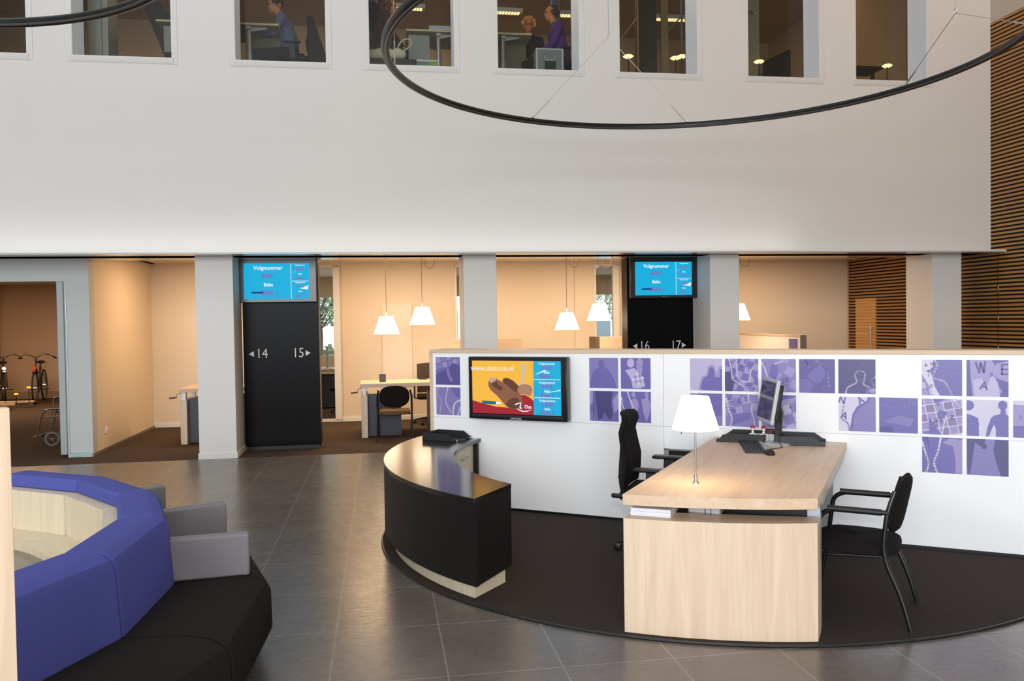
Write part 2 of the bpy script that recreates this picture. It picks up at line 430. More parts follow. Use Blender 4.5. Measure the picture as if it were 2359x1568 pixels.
# columns
def column(u0, u1, nm):
    mb = MB(); mb.box(u0, u1, 0.0, 0.585, 0.0, 2.42)
    mb.box(u0-0.012, u1+0.012, -0.012, 0.597, 0.0, 0.07)
    struct(nm, mb, M_wall2, MF, bevel=0.003)
column(-0.425, 0.005, 'wall_column'); column(2.765, 3.180, 'wall_column'); column(5.99, 6.39, 'wall_column'); column(9.175, 9.61, 'wall_column')
# left block with the doorway to the bicycle room
mb = MB()
mb.box(-2.10, -1.81, 0.62, 0.80, 0.0, 2.42); mb.box(-3.9, -2.10, 0.62, 0.80, 2.165, 2.42); mb.box(-8, -3.9, 0.62, 0.80, 0, 2.42)
struct('wall_left', mb, plain('grey_white_wall', (196, 200, 198), 0.5), MF, smooth=0)
# door frame and the glazed leaf edge
e = sempty('door_1', MF, (-2.10, 0.62, 0))
MB().box(-0.075, 0.0, -0.03, 0.20, 0.035, 2.165).build('door_frame', plain('grey_door_frame', (168, 176, 178), 0.35), e, bevel=0.004)
MB().box(0.02, 0.024, -0.012, -0.004, 0.04, 2.12).build('door_edge_strip', M_steel, e)
fp = MB().box(0.02, 0.30, -0.06, 0.0, 0.0, 0.05); fp.box(0.07, 0.18, -0.068, -0.058, 0.012, 0.032)
fp.build('floor_plate', plain('pale_green_metal', (176, 198, 196), 0.4), e, bevel=0.003)
# side wall between bicycle room and service bay
struct('wall_side', MB().box(-1.90, -1.81, 0.80, 10.0, 0.0, 2.60), M_wallw, MF, smooth=0)
struct('baseboard_side', MB().box(-1.812, -1.798, 0.62, 3.45, 0.0, 0.035), plain('grey_skirting', (120, 108, 98), 0.5), MF)
o = MB().box(0, 0.012, -0.04, 0.04, -0.04, 0.04).ball((0.012, 0, 0), (0.006, 0.022, 0.022)).build('power_socket', M_white, None, M=MF @ Matrix.Translation((-1.81, 1.12, 0.26)), bevel=0.002)
tag(o, 'small white power socket low on the cream side wall beside the doorway', 'socket')
# back wall of the service bays, with two floor-high windows
BW = [(0.50, 0.985, 0.045, 2.50), (5.36, 5.66, 0.045, 2.50), (2.99, 3.15, 0.05, 2.5)]
mb = MB(); cuts = sorted(BW); u = -1.81
for a, b, z0, z1 in cuts:
    mb.box(u, a, 3.45, 3.53, 0, 2.62); mb.box(a, b, 3.45, 3.53, z1, 2.62); mb.box(a, b, 3.45, 3.53, 0, z0); u = b
mb.box(u, 10.02, 3.45, 3.53, 0, 2.62)
struct('wall_rear', mb, M_wallw, MF, smooth=0)
for i, (a, b, z0, z1) in enumerate(cuts):
    e = sempty('window_%d' % (9+i), MF, (a, 3.45, z0)); W = b-a; H = z1-z0
    MB().box(0, W, 0.03, 0.036, 0, H).build('glass_pane', M_glass, e, smooth=0)
    f = MB(); f.box(-0.03, 0, -0.012, 0, -0.03, H+0.03); f.box(W, W+0.10, -0.012, 0, -0.03, H+0.03); f.box(-0.03, W+0.1, -0.012, 0, H, H+0.03); f.box(-0.03, W+0.1, -0.012, 0, -0.045, 0)
    f.build('window_frame', M_trim, e, bevel=0.003)
struct('baseboard_rear', MB().box(-1.81, 0.45, 3.432, 3.45, 0, 0.07).box(1.10, 9.93, 3.432, 3.45, 0, 0.07), M_trim, MF, bevel=0.003)
# joints of the wall panels
for uu in (1.11, 4.98, 5.78):
    struct('trim_4', MB().box(uu, uu+0.006, 3.446, 3.45, 0.07, 2.58), plain('joint_grey', (170, 142, 112), 0.7), MF, smooth=0)
# rear wall panel in the bay
o = MB().box(0, 0.48, -0.03, 0, 0, 1.35).build('wall_board', plain('cream_board', (232, 216, 198), 0.5), None, M=MF @ Matrix.Translation((1.76, 3.449, 0.56)), bevel=0.003)
tag(o, 'tall plain cream board hung on the rear wall behind the pendant lamps', 'wall board')
# room behind, up to the glass front on the street
struct('floor', MB().box(-1.81, 10.02, 3.45, 8.0, -0.05, 0.0), M_carpetb, MF, smooth=0)
mb = MB().box(-1.81, 10.02, 8.0, 8.1, 0, 0.90).box(-1.81, 10.02, 8.0, 8.1, 2.15, 2.60)
struct('wall_street', mb, M_wallw, MF, smooth=0)
for uu in (-0.9, 1.9, 3.9, 5.9, 7.9): struct('trim_5', MB().box(uu, uu+0.07, 7.98, 8.06, 0.9, 2.15), M_blackpl, MF, smooth=0)
# cream wall beyond the bicycle room
struct('floor', MB().box(-8, -1.9, 3.45, 10.0, -0.05, 0.0), M_carpetb, MF, smooth=0)
struct('wall_bicycle_room', MB().box(-8, -1.9, 10.0, 10.1, 0, 2.6), plain('bicycle_room_wall', (196, 170, 146), 0.7), MF, smooth=0)
struct('baseboard_bicycle_room', MB().box(-8, -1.9, 9.98, 10.0, 0, 0.16), plain('taupe_skirting', (160, 138, 118), 0.6), MF, smooth=0)
struct('trim_6', MB().tube([(-6.75, 9.93, 0.0), (-6.75, 9.93, 2.57)], 0.04, 8), plain('taupe_pipe', (150, 122, 96), 0.6), MF)

# slatted oak wall on the right (slats over black felt)
UW = 9.97
e = MB()
zz = 0.03; k = 0
TOPW = 5.52
mb = MB(); mb.box(UW+0.03, UW+0.12, -9, 3.45, 0, TOPW)
struct('wall_right', mb, M_slatback, MF, smooth=0)
mb = MB()
while zz < TOPW-0.03:
    if zz < 1.885:
        mb.box(UW, UW+0.032, 3.20, 3.44, zz, zz+0.030); mb.box(UW, UW+0.032, -9, 2.60, zz, zz+0.030)
    else: mb.box(UW, UW+0.032, -9, 3.44, zz, zz+0.030)
    zz += 0.0535
struct('wall_right', mb, M_slat, MF, smooth=0)
e = sempty('door_2', MF, (UW, 2.60, 0))
mb = MB(); mb.box(0.012, 0.03, 0, 0.60, 0.0, 1.885)
zz = 0.03
while zz < 1.86: mb.box(0.0, 0.012, 0, 0.60, zz, zz+0.036); zz += 0.0535
mb.build('door_leaf', M_slatl, e, smooth=0)
MB().tube([(-0.05, 0.07, 0.75), (-0.05, 0.07, 1.42)], 0.012, 10).tube([(0.0, 0.07, 0.82), (-0.05, 0.07, 0.82)], 0.008, 8).tube([(0.0, 0.07, 1.35), (-0.05, 0.07, 1.35)], 0.008, 8).build('door_handle', M_steel, e)
e = sempty('door_3', MF, (UW, -0.245, 0))
for z0 in (1.06, 1.47, 1.88):
    MB().box(-0.008, 0.004, -0.012, 0.012, z0, z0+0.10).build('hinge', M_steel, e, bevel=0.002)
MB().box(-0.003, 0.001, -0.004, 0.004, 0.0, 2.4).build('door_gap', M_slatback, e, smooth=0)
struct('wall_right', MB().box(UW+0.0, UW+0.12, -9, 3.45, TOPW, ZTOP), plain('beige_wall', (186, 172, 154), 0.8), MF, smooth=0)
struct('wall_right', MB().box(UW+0.0, UW+0.12, -26, -9, 0, ZTOP), M_wall2, MF, smooth=0)

# =================================================================== SUSPENDED RINGS
def ring(name, cx, cy, cz, R, r, label, cables):
    t = thing(name, label, 'ring light', MW, (cx, cy, cz), 0, None)
    P = [(R*math.cos(2*PI*k/160), R*math.sin(2*PI*k/160), 0) for k in range(160)]
    MB().tube(P, r, 14, closed=True).build('tube', M_ring, t)
    P = [((R-r*0.85)*math.cos(2*PI*k/160), (R-r*0.85)*math.sin(2*PI*k/160), -r*0.72) for k in range(160)]
    MB().tube(P, r*0.30, 8, closed=True).build('light_strip', M_ringlite, t)
    for (ax, ay), jn in cables:
        if jn:   # two-leg hanger meeting in an eye
            (bx, by), (jx, jy, jz) = jn
            c = MB()
            for qx, qy in ((ax, ay), (bx, by)):
                a = Vector((qx-cx, qy-cy, r)); j = Vector((jx-cx, jy-cy, jz-cz)); d = (j-a)
                c.tube([a, j], 0.0025, 6); c.tube([a+d*0.02, a+d*0.2], 0.006, 8); c.ball(a+Vector((0, 0, 0.008)), 0.012, 8); c.ball(a+d*0.21, 0.008, 8)
            c.tube([(jx-cx+0.0, jy-cy, jz-cz+0.03+0.02*math.sin(q)) if False else (jx-cx+0.012*math.cos(q), jy-cy, jz-cz+0.015+0.02*math.sin(q)) for q in [2*PI*h/12 for h in range(12)]], 0.003, 6, closed=True)
            c.tube([(jx-cx, jy-cy, jz-cz+0.03), (jx-cx, jy-cy, ZTOP-cz)], 0.003, 6)
            c.build('suspension_cable', M_steel, t)
        else:
            a = Vector((ax-cx, ay-cy, r)); c = MB()
            c.tube([a, (a.x, a.y, ZTOP-cz)], 0.0025, 6); c.tube([a, a+Vector((0, 0, 0.16))], 0.006, 8); c.ball(a+Vector((0, 0, 0.01)), 0.012, 8)
            c.tube([(a.x, a.y, 0.2), (a.x, a.y, 0.24)], 0.006, 8)
            c.build('suspension_cable', M_steel, t)
    return t
RC = (1.425, 6.495); RR = 2.345
def onr(deg): return (RC[0]+RR*math.cos(math.radians(deg)), RC[1]+RR*math.sin(math.radians(deg)))
a1 = math.degrees(math.atan2(8.449-RC[1], 0.284-RC[0])); a2 = math.degrees(math.atan2(8.739-RC[1], 1.847-RC[0]))
a3 = math.degrees(math.atan2(6.758-RC[1], -0.862-RC[0])); a4 = math.degrees(math.atan2(7.463-RC[1], 3.435-RC[0]))
p1, p2 = onr(a1), onr(a2); p4, p5 = onr(a4), onr(a4-38)
ring('ring_light', RC[0], RC[1], 3.61, RR, 0.030, 'large black suspended ring light hanging on steel cables above the reception desk',
     [(p1, (p2, (1.03, 8.60, 4.47))), (onr(a3), None), (p4, (p5, (3.66, 6.9, 4.05)))])
ring('ring_light', -3.23, 3.74, 3.57, 1.72, 0.030, 'black suspended ring light at the upper left, above the round sofa',
     [((-4.9, 3.3), None), ((-3.5, 2.04), None), ((-2.0, 2.55), None)])

# =================================================================== PARTITION WITH PICTURE TILES
PQ = -0.13
t = thing('partition', 'long white partition with oak edge and purple picture squares behind the reception desk', 'partition', MG, (0, 0, 0))
mb = MB(); mb.box(-2.292, 3.3, PQ, 0.10, 0.03, 1.328); mb.build('panel', M_lam, t, smooth=0)
mb = MB(); mb.box(-2.325, 3.33, PQ-0.006, 0.14, 1.326, 1.356); mb.box(-2.325, -2.292, PQ-0.006, 0.14, 0.0, 1.326); mb.box(3.3, 3.33, PQ-0.006, 0.14, 0, 1.326)
mb.build('edge_trim', M_beechX, t, bevel=0.002)
mb = MB(); mb.box(-2.292, 3.3, PQ-0.0008, PQ+0.002, 0.768, 0.7705); mb.box(-0.243, -0.240, PQ-0.0008, PQ+0.002, 0.03, 1.326); mb.box(2.30, 2.303, PQ-0.0008, PQ+0.002, 0.03, 1.326)
mb.build('panel_joint', plain('panel_joint_grey', (176, 178, 182), 0.6), t, smooth=0)  # plain grey joint lines between the laminate panels
mb = MB(); mb.box(-0.232, 0.60, PQ-0.002, PQ+0.004, 0.03, 0.59); mb.build('opening', plain('dark_niche', (26, 20, 18), 0.8), t, smooth=0)
mb = MB(); mb.box(-0.242, -0.205, PQ-0.006, PQ+0.004, 0.03, 0.60); mb.box(-0.242, 0.62, PQ-0.006, PQ+0.004, 0.588, 0.600); mb.build('opening_frame', plain('grey_frame', (150, 150, 152), 0.5), t, smooth=0)
mb = MB(); mb.box(-2.29, 3.3, -0.09, 0.06, 0, 0.03); mb.build('plinth', M_blackpl, t, smooth=0)

PUR = {'a': (90, 84, 149), 'b': (109, 102, 171), 'c': (133, 124, 183), 'd': (158, 147, 196), 'e': (187, 178, 214), 'f': (210, 203, 226), 'g': (73, 70, 124), 'h': (138, 120, 167), 'w': (226, 221, 235)}  # print purples, lightened throughout to carry the glare on them
PM = [plain('print_'+k, v, 0.35) for k, v in PUR.items()]; PK = {k: i for i, k in enumerate(PUR)}
def clip(poly):
    for ax, lim, sg in ((0, 0, 1), (0, 1, -1), (1, 0, 1), (1, 1, -1)):
        out = []; n = len(poly)
        for i in range(n):
            a, b = poly[i], poly[(i+1) % n]; da = (a[ax]-lim)*sg; db = (b[ax]-lim)*sg
            if da >= 0: out.append(a)
            if (da >= 0) != (db >= 0):
                s_ = da/(da-db); out.append((a[0]+(b[0]-a[0])*s_, a[1]+(b[1]-a[1])*s_))
        poly = out
        if len(poly) < 3: return []
    return poly
STR = {'A': [[(0, 0), (.5, 1), (1, 0)], [(.2, .35), (.8, .35)]], 'W': [[(0, 1), (.25, 0), (.5, .9), (.75, 0), (1, 1)]], 'E': [[(1, 1), (0, 1), (0, 0), (1, 0)], [(0, .5), (.8, .5)]],
       'N': [[(0, 0), (0, 1), (1, 0), (1, 1)]], 'P': [[(0, 0), (0, 1), (.8, 1), (1, .75), (.8, .5), (0, .5)]], 'O': [[(.5, 0), (0, .3), (0, .7), (.5, 1), (1, .7), (1, .3), (.5, 0)]],
       'S': [[(1, .85), (.5, 1), (.05, .8), (.5, .5), (.95, .25), (.5, 0), (0, .15)]], 'T': [[(0, 1), (1, 1)], [(.5, 1), (.5, 0)]], 'I': [[(.5, 0), (.5, 1)]],
       'C': [[(1, .85), (.5, 1), (0, .6), (0, .4), (.5, 0), (1, .15)]], 'G': [[(1, .85), (.5, 1), (0, .6), (0, .4), (.5, 0), (1, .2), (1, .5), (.6, .5)]],
       'Z': [[(0, 1), (1, 1), (0, 0), (1, 0)]], 'M': [[(0, 0), (0, 1), (.5, .3), (1, 1), (1, 0)]], 'D': [[(0, 0), (0, 1), (.6, 1), (1, .6), (1, .4), (.6, 0), (0, 0)]], 'J': [[(.7, 1), (.7, .2), (.4, 0), (.1, .2)]]}
def tile(x0, z1, bgk, shapes, S=0.240):
    mb = MB(); mb.add([(0, 0, 0), (S, 0, 0), (S, 0, S), (0, 0, S)], [(0, 1, 2, 3)], PK[bgk]); d = [0]
    def poly(pts, k):
        p = clip(list(pts))
        if len(p) < 3: return
        a = sum(p[i][0]*p[(i+1) % len(p)][1]-p[(i+1) % len(p)][0]*p[i][1] for i in range(len(p)))
        if a < 0: p = p[::-1]
        d[0] += 1; y = -0.00012*d[0]
        mb.add([(q[0]*S, y, q[1]*S) for q in p], [tuple(range(len(p)))], PK[k])
    def line(pts, k, w):
        for i in range(len(pts)-1):
            a = Vector(pts[i]); b = Vector(pts[i+1]); n = (b-a)
            if n.length < 1e-6: continue
            n.normalize(); e_ = n*w*0.4; m_ = Vector((-n.y, n.x))*w/2; a = a-e_; b = b+e_
            y0 = d[0]; poly([tuple(a-m_), tuple(b-m_), tuple(b+m_), tuple(a+m_)], k)
            if i: d[0] = y0
    for s_ in shapes:
        if s_[0] == 'p': poly(s_[2], s_[1])
        elif s_[0] == 'l': line([tuple(q)[:2] for q in (bez([(x, y, 0) for x, y in s_[2]], 4))], s_[1], s_[3])
        elif s_[0] == 'o':
            _, k, cx, cy, rx, ry = s_; poly([(cx+rx*math.cos(2*PI*h/20), cy+ry*math.sin(2*PI*h/20)) for h in range(20)], k)
        elif s_[0] == 't':
            _, k, ch, cx, cy, sz, rot, wd = s_; c_, n_ = math.cos(math.radians(rot)), math.sin(math.radians(rot))
            for st in STR[ch]:
                line([(cx+((x-.5)*c_*.8-(y-.5)*n_)*sz, cy+((x-.5)*n_*.8+(y-.5)*c_)*sz) for x, y in st], k, wd)
        elif s_[0] == 'g':   # tilted grid of letter tiles
            _, k1, k2, ang, step, ox, oy, nn = s_; c_, n_ = math.cos(math.radians(ang)), math.sin(math.radians(ang))
            for gi in range(nn):
                for gj in range(nn):
                    bx, by = ox+gi*step, oy+gj*step; m_ = step*0.44
                    poly([(bx+0.5+(x*c_-y*n_)-0.5, by+(x*n_+y*c_)) for x, y in ((-m_, -m_), (m_, -m_), (m_, m_), (-m_, m_))] if ang == 0 else
                         [(ox+((gi*step+x)*c_-(gj*step+y)*n_), oy+((gi*step+x)*n_+(gj*step+y)*c_)) for x, y in ((-m_, -m_), (m_, -m_), (m_, m_), (-m_, m_))], k1 if (gi+gj) % 2 else k2)
    return mb, (x0, PQ-0.0015, z1-S)
R1, R2, R3 = 1.292, 1.0305, 0.772
TILES = [
 (-2.262, R1, 'b', [('g', 'c', 'd', 14, .22, -.05, .62, 6), ('p', 'a', [(0, 0), (1, 0), (1, .62), (.75, .75), (.55, .6), (.3, .5), (0, .35)]), ('p', 'c', [(.42, .6), (.55, .58), (.62, .3), (.72, .18), (.62, .1), (.5, .3)]), ('o', 'a', .78, .55, .2, .22)]),
 (-2.262, R2, 'c', [('l', 'e', [(.12, 1), (.05, .75), (.2, .5), (.15, .1), (.1, 0)], .035), ('l', 'f', [(.5, 1), (.42, .7), (.4, .45), (.6, .1)], .04), ('l', 'w', [(1, .55), (.75, .4), (.68, 0)], .05), ('p', 'b', [(.6, 1), (1, 1), (1, .6), (.8, .7)]), ('l', 'w', [(.88, 0), (1, .3)], .04)]),
 (-0.843, R1, 'c', [('p', 'b', [(0, 0), (.1, .5), (.2, .6), (.35, .68), (.3, .85), (.4, .95), (.52, .9), (.52, .7), (.7, .6), (.85, .35), (.95, 0)]), ('l', 'd', [(.7, .6), (.85, .4), (1, .05)], .02), ('p', 'c', [(0, 1), (.3, 1), (.1, .85), (0, .9)])]),
 (-0.843, R2, 'b', [('p', 'd', [(0, 1), (.12, 1), (.1, .6), (0, .5)]), ('p', 'd', [(.8, .7), (1, .95), (1, .4), (.85, .3)]), ('p', 'g', [(.18, 1), (.8, 1), (.75, .6), (.8, .2), (.7, .05), (.5, .3), (.45, .1), (.3, .05), (.25, .4)]), ('l', 'g', [(.15, .6), (.12, .05)], .03), ('p', 'c', [(0, 0), (.2, 0), (.15, .3), (0, .25)])]),
 (-0.581, R1, 'b', [('o', 'e', .34, .84, .12, .15), ('o', 'd', .64, .85, .11, .15), ('p', 'e', [(.15, .6), (.45, .68), (.6, .55), (.75, .35), (.82, .1), (.65, .02), (.4, .02), (.35, .3)]), ('p', 'd', [(.52, .75), (.74, .7), (.7, .45), (.6, .4)]), ('g', 'd', 'f', -35, .11, .42, .30, 3)]),
 (-0.581, R2, 'b', [('p', 'd', [(.3, .7), (.5, .8), (.6, .6), (.55, .3), (.4, .2)]), ('o', 'd', .42, .9, .07, .09), ('o', 'd', .86, .9, .06, .1), ('p', 'd', [(.68, .75), (.9, .82), (1, .6), (.95, .3), (.85, .02), (.75, .3)]), ('l', 'w', [(.02, .8), (.06, .5), (.2, .3)], .03), ('l', 'w', [(.22, 1), (.3, .75), (.4, .5)], .04)]),
 (-0.035, R1, 'e', [('p', 'd', [(.25, 0), (.3, .2), (.36, .42), (.52, .5), (.56, .75), (.68, .82), (.78, .75), (.84, .5), (.88, .72), (1, .8), (1, 0)]), ('p', 'b', [(.38, 0), (.33, .12), (.42, .38), (.56, .46), (.6, .68), (.68, .75), (.76, .66), (.78, .42), (.92, .42), (.94, .66), (1, .7), (1, 0)])]),
 (-0.035, R2, 'b', [('p', 'd', [(0, 1), (.25, 1), (.2, .85), (0, .8)]), ('p', 'c', [(.78, .3), (1, .3), (1, 0), (.85, 0)])]),
 (0.227, R1, 'c', [('g', 'b', 'd', -22, .2, -.1, .3, 8), ('p', 'g', [(0, 0), (.22, 0), (.3, .3), (.15, .6), (0, .6)]), ('t', 'a', 'T', .25, .66, .1, -10, .02), ('t', 'a', 'O', .5, .76, .1, -10, .02), ('t', 'a', 'D', .62, .9, .08, -10, .018), ('t', 'a', 'I', .72, .68, .08, -10, .018), ('t', 'a', 'N', .9, .42, .09, -10, .02), ('t', 'a', 'A', .86, .1, .09, 15, .02), ('l', 'f', [(.12, 1), (.2, .7), (.22, .4), (.36, .28), (.55, .15), (.7, .1), (.7, 0)], .035), ('l', 'f', [(.34, 1), (.36, .7), (.4, .4), (.55, .3), (.75, .32), (.78, .6), (.88, .75), (1, .72)], .035)]),
 (0.227, R2, 'c', [('g', 'c', 'd', 12, .24, -.05, .42, 6), ('t', 'a', 'Z', .12, .88, .1, -8, .02), ('t', 'a', 'O', .2, .72, .11, -8, .022), ('t', 'a', 'S', .42, .78, .11, -8, .022), ('t', 'a', 'S', .62, .85, .11, -8, .022), ('t', 'a', 'N', .26, .48, .1, -8, .022), ('p', 'b', [(.2, .05), (.75, .25), (.72, .45), (.25, .35)]), ('l', 'f', [(.03, .85), (.1, .5), (.2, .25), (.15, 0)], .055), ('l', 'f', [(.7, 1), (.72, .8), (.82, .7), (.78, .55), (.85, .3), (.88, .05)], .035)]),
 (0.489, R1, 'c', [('g', 'd', 'c', -25, .3, .3, .2, 5), ('p', 'b', [(.28, .82), (.45, .88), (.52, .6), (.4, .35), (.24, .5)]), ('l', 'f', [(.4, .85), (.6, .92), (.72, 1)], .035), ('l', 'f', [(.0, .9), (.1, .7), (.2, .4)], .04), ('t', 'b', 'P', .7, .34, .16, 0, .035)]),
 (0.489, R2, 'd', [('p', 'b', [(0, 1), (1, 1), (1, .95), (.6, .85), (.4, .6), (0, .5)]), ('l', 'a', [(.6, .5), (.8, .62), (1, .78)], .07), ('g', 'e', 'c', 18, .3, .6, -.1, 3)]),
 (0.751, R1, 'a', [('p', 'b', [(0, 0), (.3, 0), (.42, .25), (.2, .42), (0, .4)]), ('p', 'b', [(.2, .5), (.6, .85), (.75, .6), (.6, .3), (.4, .3)]), ('l', 'c', [(.1, 1), (.2, .9), (.28, .78)], .06), ('l', 'c', [(.48, .95), (.7, .82), (.8, .6), (.84, .2)], .05), ('t', 'b', 'E', .7, .15, .1, 0, .02)]),
 (1.013, R1, 'g', [('t', 'a', 'S', .22, .9, .1, 0, .02), ('t', 'a', 'D', .45, .86, .1, 0, .02), ('t', 'a', 'W', .68, .88, .11, 0, .02), ('l', 'e', [(.2, 0), (.26, .18), (.5, .34), (.45, .52), (.52, .64), (.62, .66), (.72, .58), (.7, .4), (.68, .28), (.82, .2)], .042), ('p', 'b', [(.72, 0), (.75, .15), (.9, .2), (1, .18), (1, 0)]), ('l', 'd', [(1, .5), (.9, .4), (.95, .25)], .04), ('o', 'd', .92, .1, .09, .06)]),
 (1.013, R2, 'f', [('l', 'e', [(.2, 1), (.12, .6), (.1, .35), (.25, .22), (.3, 0)], .05), ('t', 'b', 'N', .1, .9, .16, -15, .04), ('t', 'b', 'A', .16, .45, .18, -20, .04), ('t', 'b', 'A', .6, .9, .18, 30, .04), ('p', 'b', [(.3, 0), (.38, .5), (.5, .72), (.75, .88), (.8, 1), (1, 1), (1, 0)]), ('p', 'c', [(.37, 0), (.44, .48), (.56, .68), (.8, .84), (.86, 1), (1, 1), (1, 0)])]),
 (1.275, R2, 'b', [('p', 'c', [(.1, .3), (.5, .5), (.9, .4), (.8, .2)]), ('p', 'a', [(0, 0), (.4, 0), (.3, .2), (0, .15)]), ('l', 'c', [(.1, .8), (.5, .7), (.9, .85)], .03)]),
 (1.540, R1, 'b', [('g', 'd', 'e', 15, .22, -.15, .0, 3), ('p', 'f', [(0, 1), (.28, 1), (.3, .85), (.2, .72), (.1, .7), (.28, .5), (.3, .3), (.4, .1), (.45, 0), (.3, 0), (.2, .25), (0, .6)]), ('t', 'g', 'A', .1, .85, .08, 20, .018), ('t', 'g', 'M', .26, .88, .08, 0, .018), ('t', 'g', 'I', .17, .56, .07, 0, .018), ('t', 'g', 'C', .24, .27, .07, 0, .018), ('l', 'e', [(.32, 1), (.38, .85), (.3, .6), (.32, .48), (.55, .4), (.68, .2), (.75, 0)], .05), ('l', 'c', [(.5, .55), (1, .68)], .02)]),
 (1.540, R2, 'f', [('g', 'h', 'd', 12, .23, -.1, -.05, 7), ('p', 'b', [(.28, 1), (.6, 1), (.35, .85)]), ('p', 'b', [(.42, .7), (.6, .65), (.65, .58), (.52, .5), (.5, .3), (.62, .28), (.48, .3), (.42, .5)]), ('p', 'b', [(.16, .5), (.3, .3), (.45, .05), (.5, 0), (.2, 0)]), ('t', 'g', 'T', .42, .82, .07, 0, .018), ('t', 'g', 'G', .35, .4, .09, 0, .02), ('t', 'g', 'Z', .75, .5, .09, 0, .02), ('l', 'w', [(.5, 0), (.55, .3), (.6, .5)], .03), ('l', 'w', [(.78, 1), (.9, .85), (1, .8)], .04)]),
 (1.540, R3, 'b', [('p', 'd', [(.5, .85), (.7, .98), (1, .95), (1, 0), (.82, 0), (.84, .3), (.78, .75)]), ('p', 'a', [(.1, .85), (.2, .7), (.15, 1), (0, 1)]), ('l', 'f', [(0, .85), (.1, .5), (.16, .25), (.1, 0)], .05), ('l', 'f', [(.47, 1), (.4, .6), (.3, .3), (.38, 0)], .05)]),
 (1.8055, R1, 'a', [('p', 'd', [(.08, 1), (.6, 1), (.72, .8), (.7, .4), (.85, .15), (.75, 0), (.15, 0), (.1, .5)]), ('p', 'd', [(.7, .9), (1, .98), (1, .4), (.72, .5)]), ('p', 'e', [(.15, .45), (.35, .5), (.5, .3), (.6, .6), (.75, .4), (.8, 0), (.2, 0)]), ('t', 'a', 'W', .35, .8, .28, 5, .055), ('t', 'a', 'E', .95, .75, .26, 0, .05), ('t', 'a', 'A', .42, .3, .2, -8, .045), ('t', 'a', 'S', .6, .6, .08, 0, .02)]),
 (1.8055, R2, 'f', [('o', 'b', .04, .84, .14, .14), ('p', 'b', [(0, 0), (.3, 0), (.29, .3), (.31, .28), (.27, .5), (.1, .58), (0, .6)]), ('o', 'b', .86, .86, .11, .13), ('p', 'b', [(.82, .78), (.92, .78), (.94, .62), (1, .58), (1, 0), (.7, 0), (.7, .2), (.66, .34), (.6, .2), (.54, 0), (.46, 0), (.5, .25), (.58, .5), (.66, .58), (.8, .62)])]),
 (1.8055, R3, 'c', [('p', 'g', [(0, 1), (.45, 1), (.42, .78), (.3, .82), (.2, .9), (.12, .3), (.07, 0), (0, 0)]), ('p', 'g', [(.68, 1), (1, 1), (1, 0), (.82, 0), (.7, .4), (.64, .7)]), ('o', 'g', .42, .8, .07, .08), ('p', 'b', [(0, .3), (.05, 0), (0, 0)])]),
 (2.071, R2, 'd', [('p', 'b', [(0, 0), (1, 0), (1, .3), (0, .32)]), ('p', 'f', [(0, 1), (1, 1), (1, .85), (.2, .88), (0, .9)]), ('t', 'b', 'I', .18, .55, .1, 10, .03)]),]
for x0, z1, k, sh in TILES:
    mb, loc = tile(x0, z1, k, sh)
    o = mb.build('picture_tile', PM, t, smooth=0); o.location = loc
# =================================================================== SCREENS
E_cyan = emis('screen_cyan', (0, 178, 226), 0.68); E_wht = emis('screen_white', (240, 248, 255), 0.68)
E_mag = emis('screen_magenta', (150, 60, 170), 0.68); E_yel = emis('screen_yellow', (252, 190, 64), 0.68)
E_red = emis('screen_red', (176, 24, 44), 0.61); E_nav = emis('screen_navy', (10, 60, 130), 0.61)
E_cow = emis('screen_brown', (150, 96, 70), 0.61); E_cow2 = emis('screen_light_brown', (186, 134, 108), 0.61); E_cow3 = emis('screen_dark_brown', (104, 62, 44), 0.61)
def scr_quad(mb, x0, x1, z0, z1, y): mb.add([(x0, y, z0), (x1, y, z0), (x1, y, z1), (x0, y, z1)], [(0, 1, 2, 3)]); return mb
def bars(parent, items, y):
    for txt, x, z, s, m, b in items:
        upright(text_mb(txt, s, bold=b), x, y, z).build('screen_text', m, parent, smooth=0)
def wall_tv(M, loc, W, H, label, name='television', group=None):
    """origin = lower left front of casing; y points away"""
    t = thing(name, label, 'television', M, loc, 0, group)
    c = MB(); c.box(0, W, 0.0, 0.075, 0, H); c.build('casing', M_bezel, t, bevel=0.006)
    MB().box(W*0.3, W*0.7, 0.07, 0.108, H*0.25, H*0.75).build('wall_bracket', M_blackmt, t)
    return t
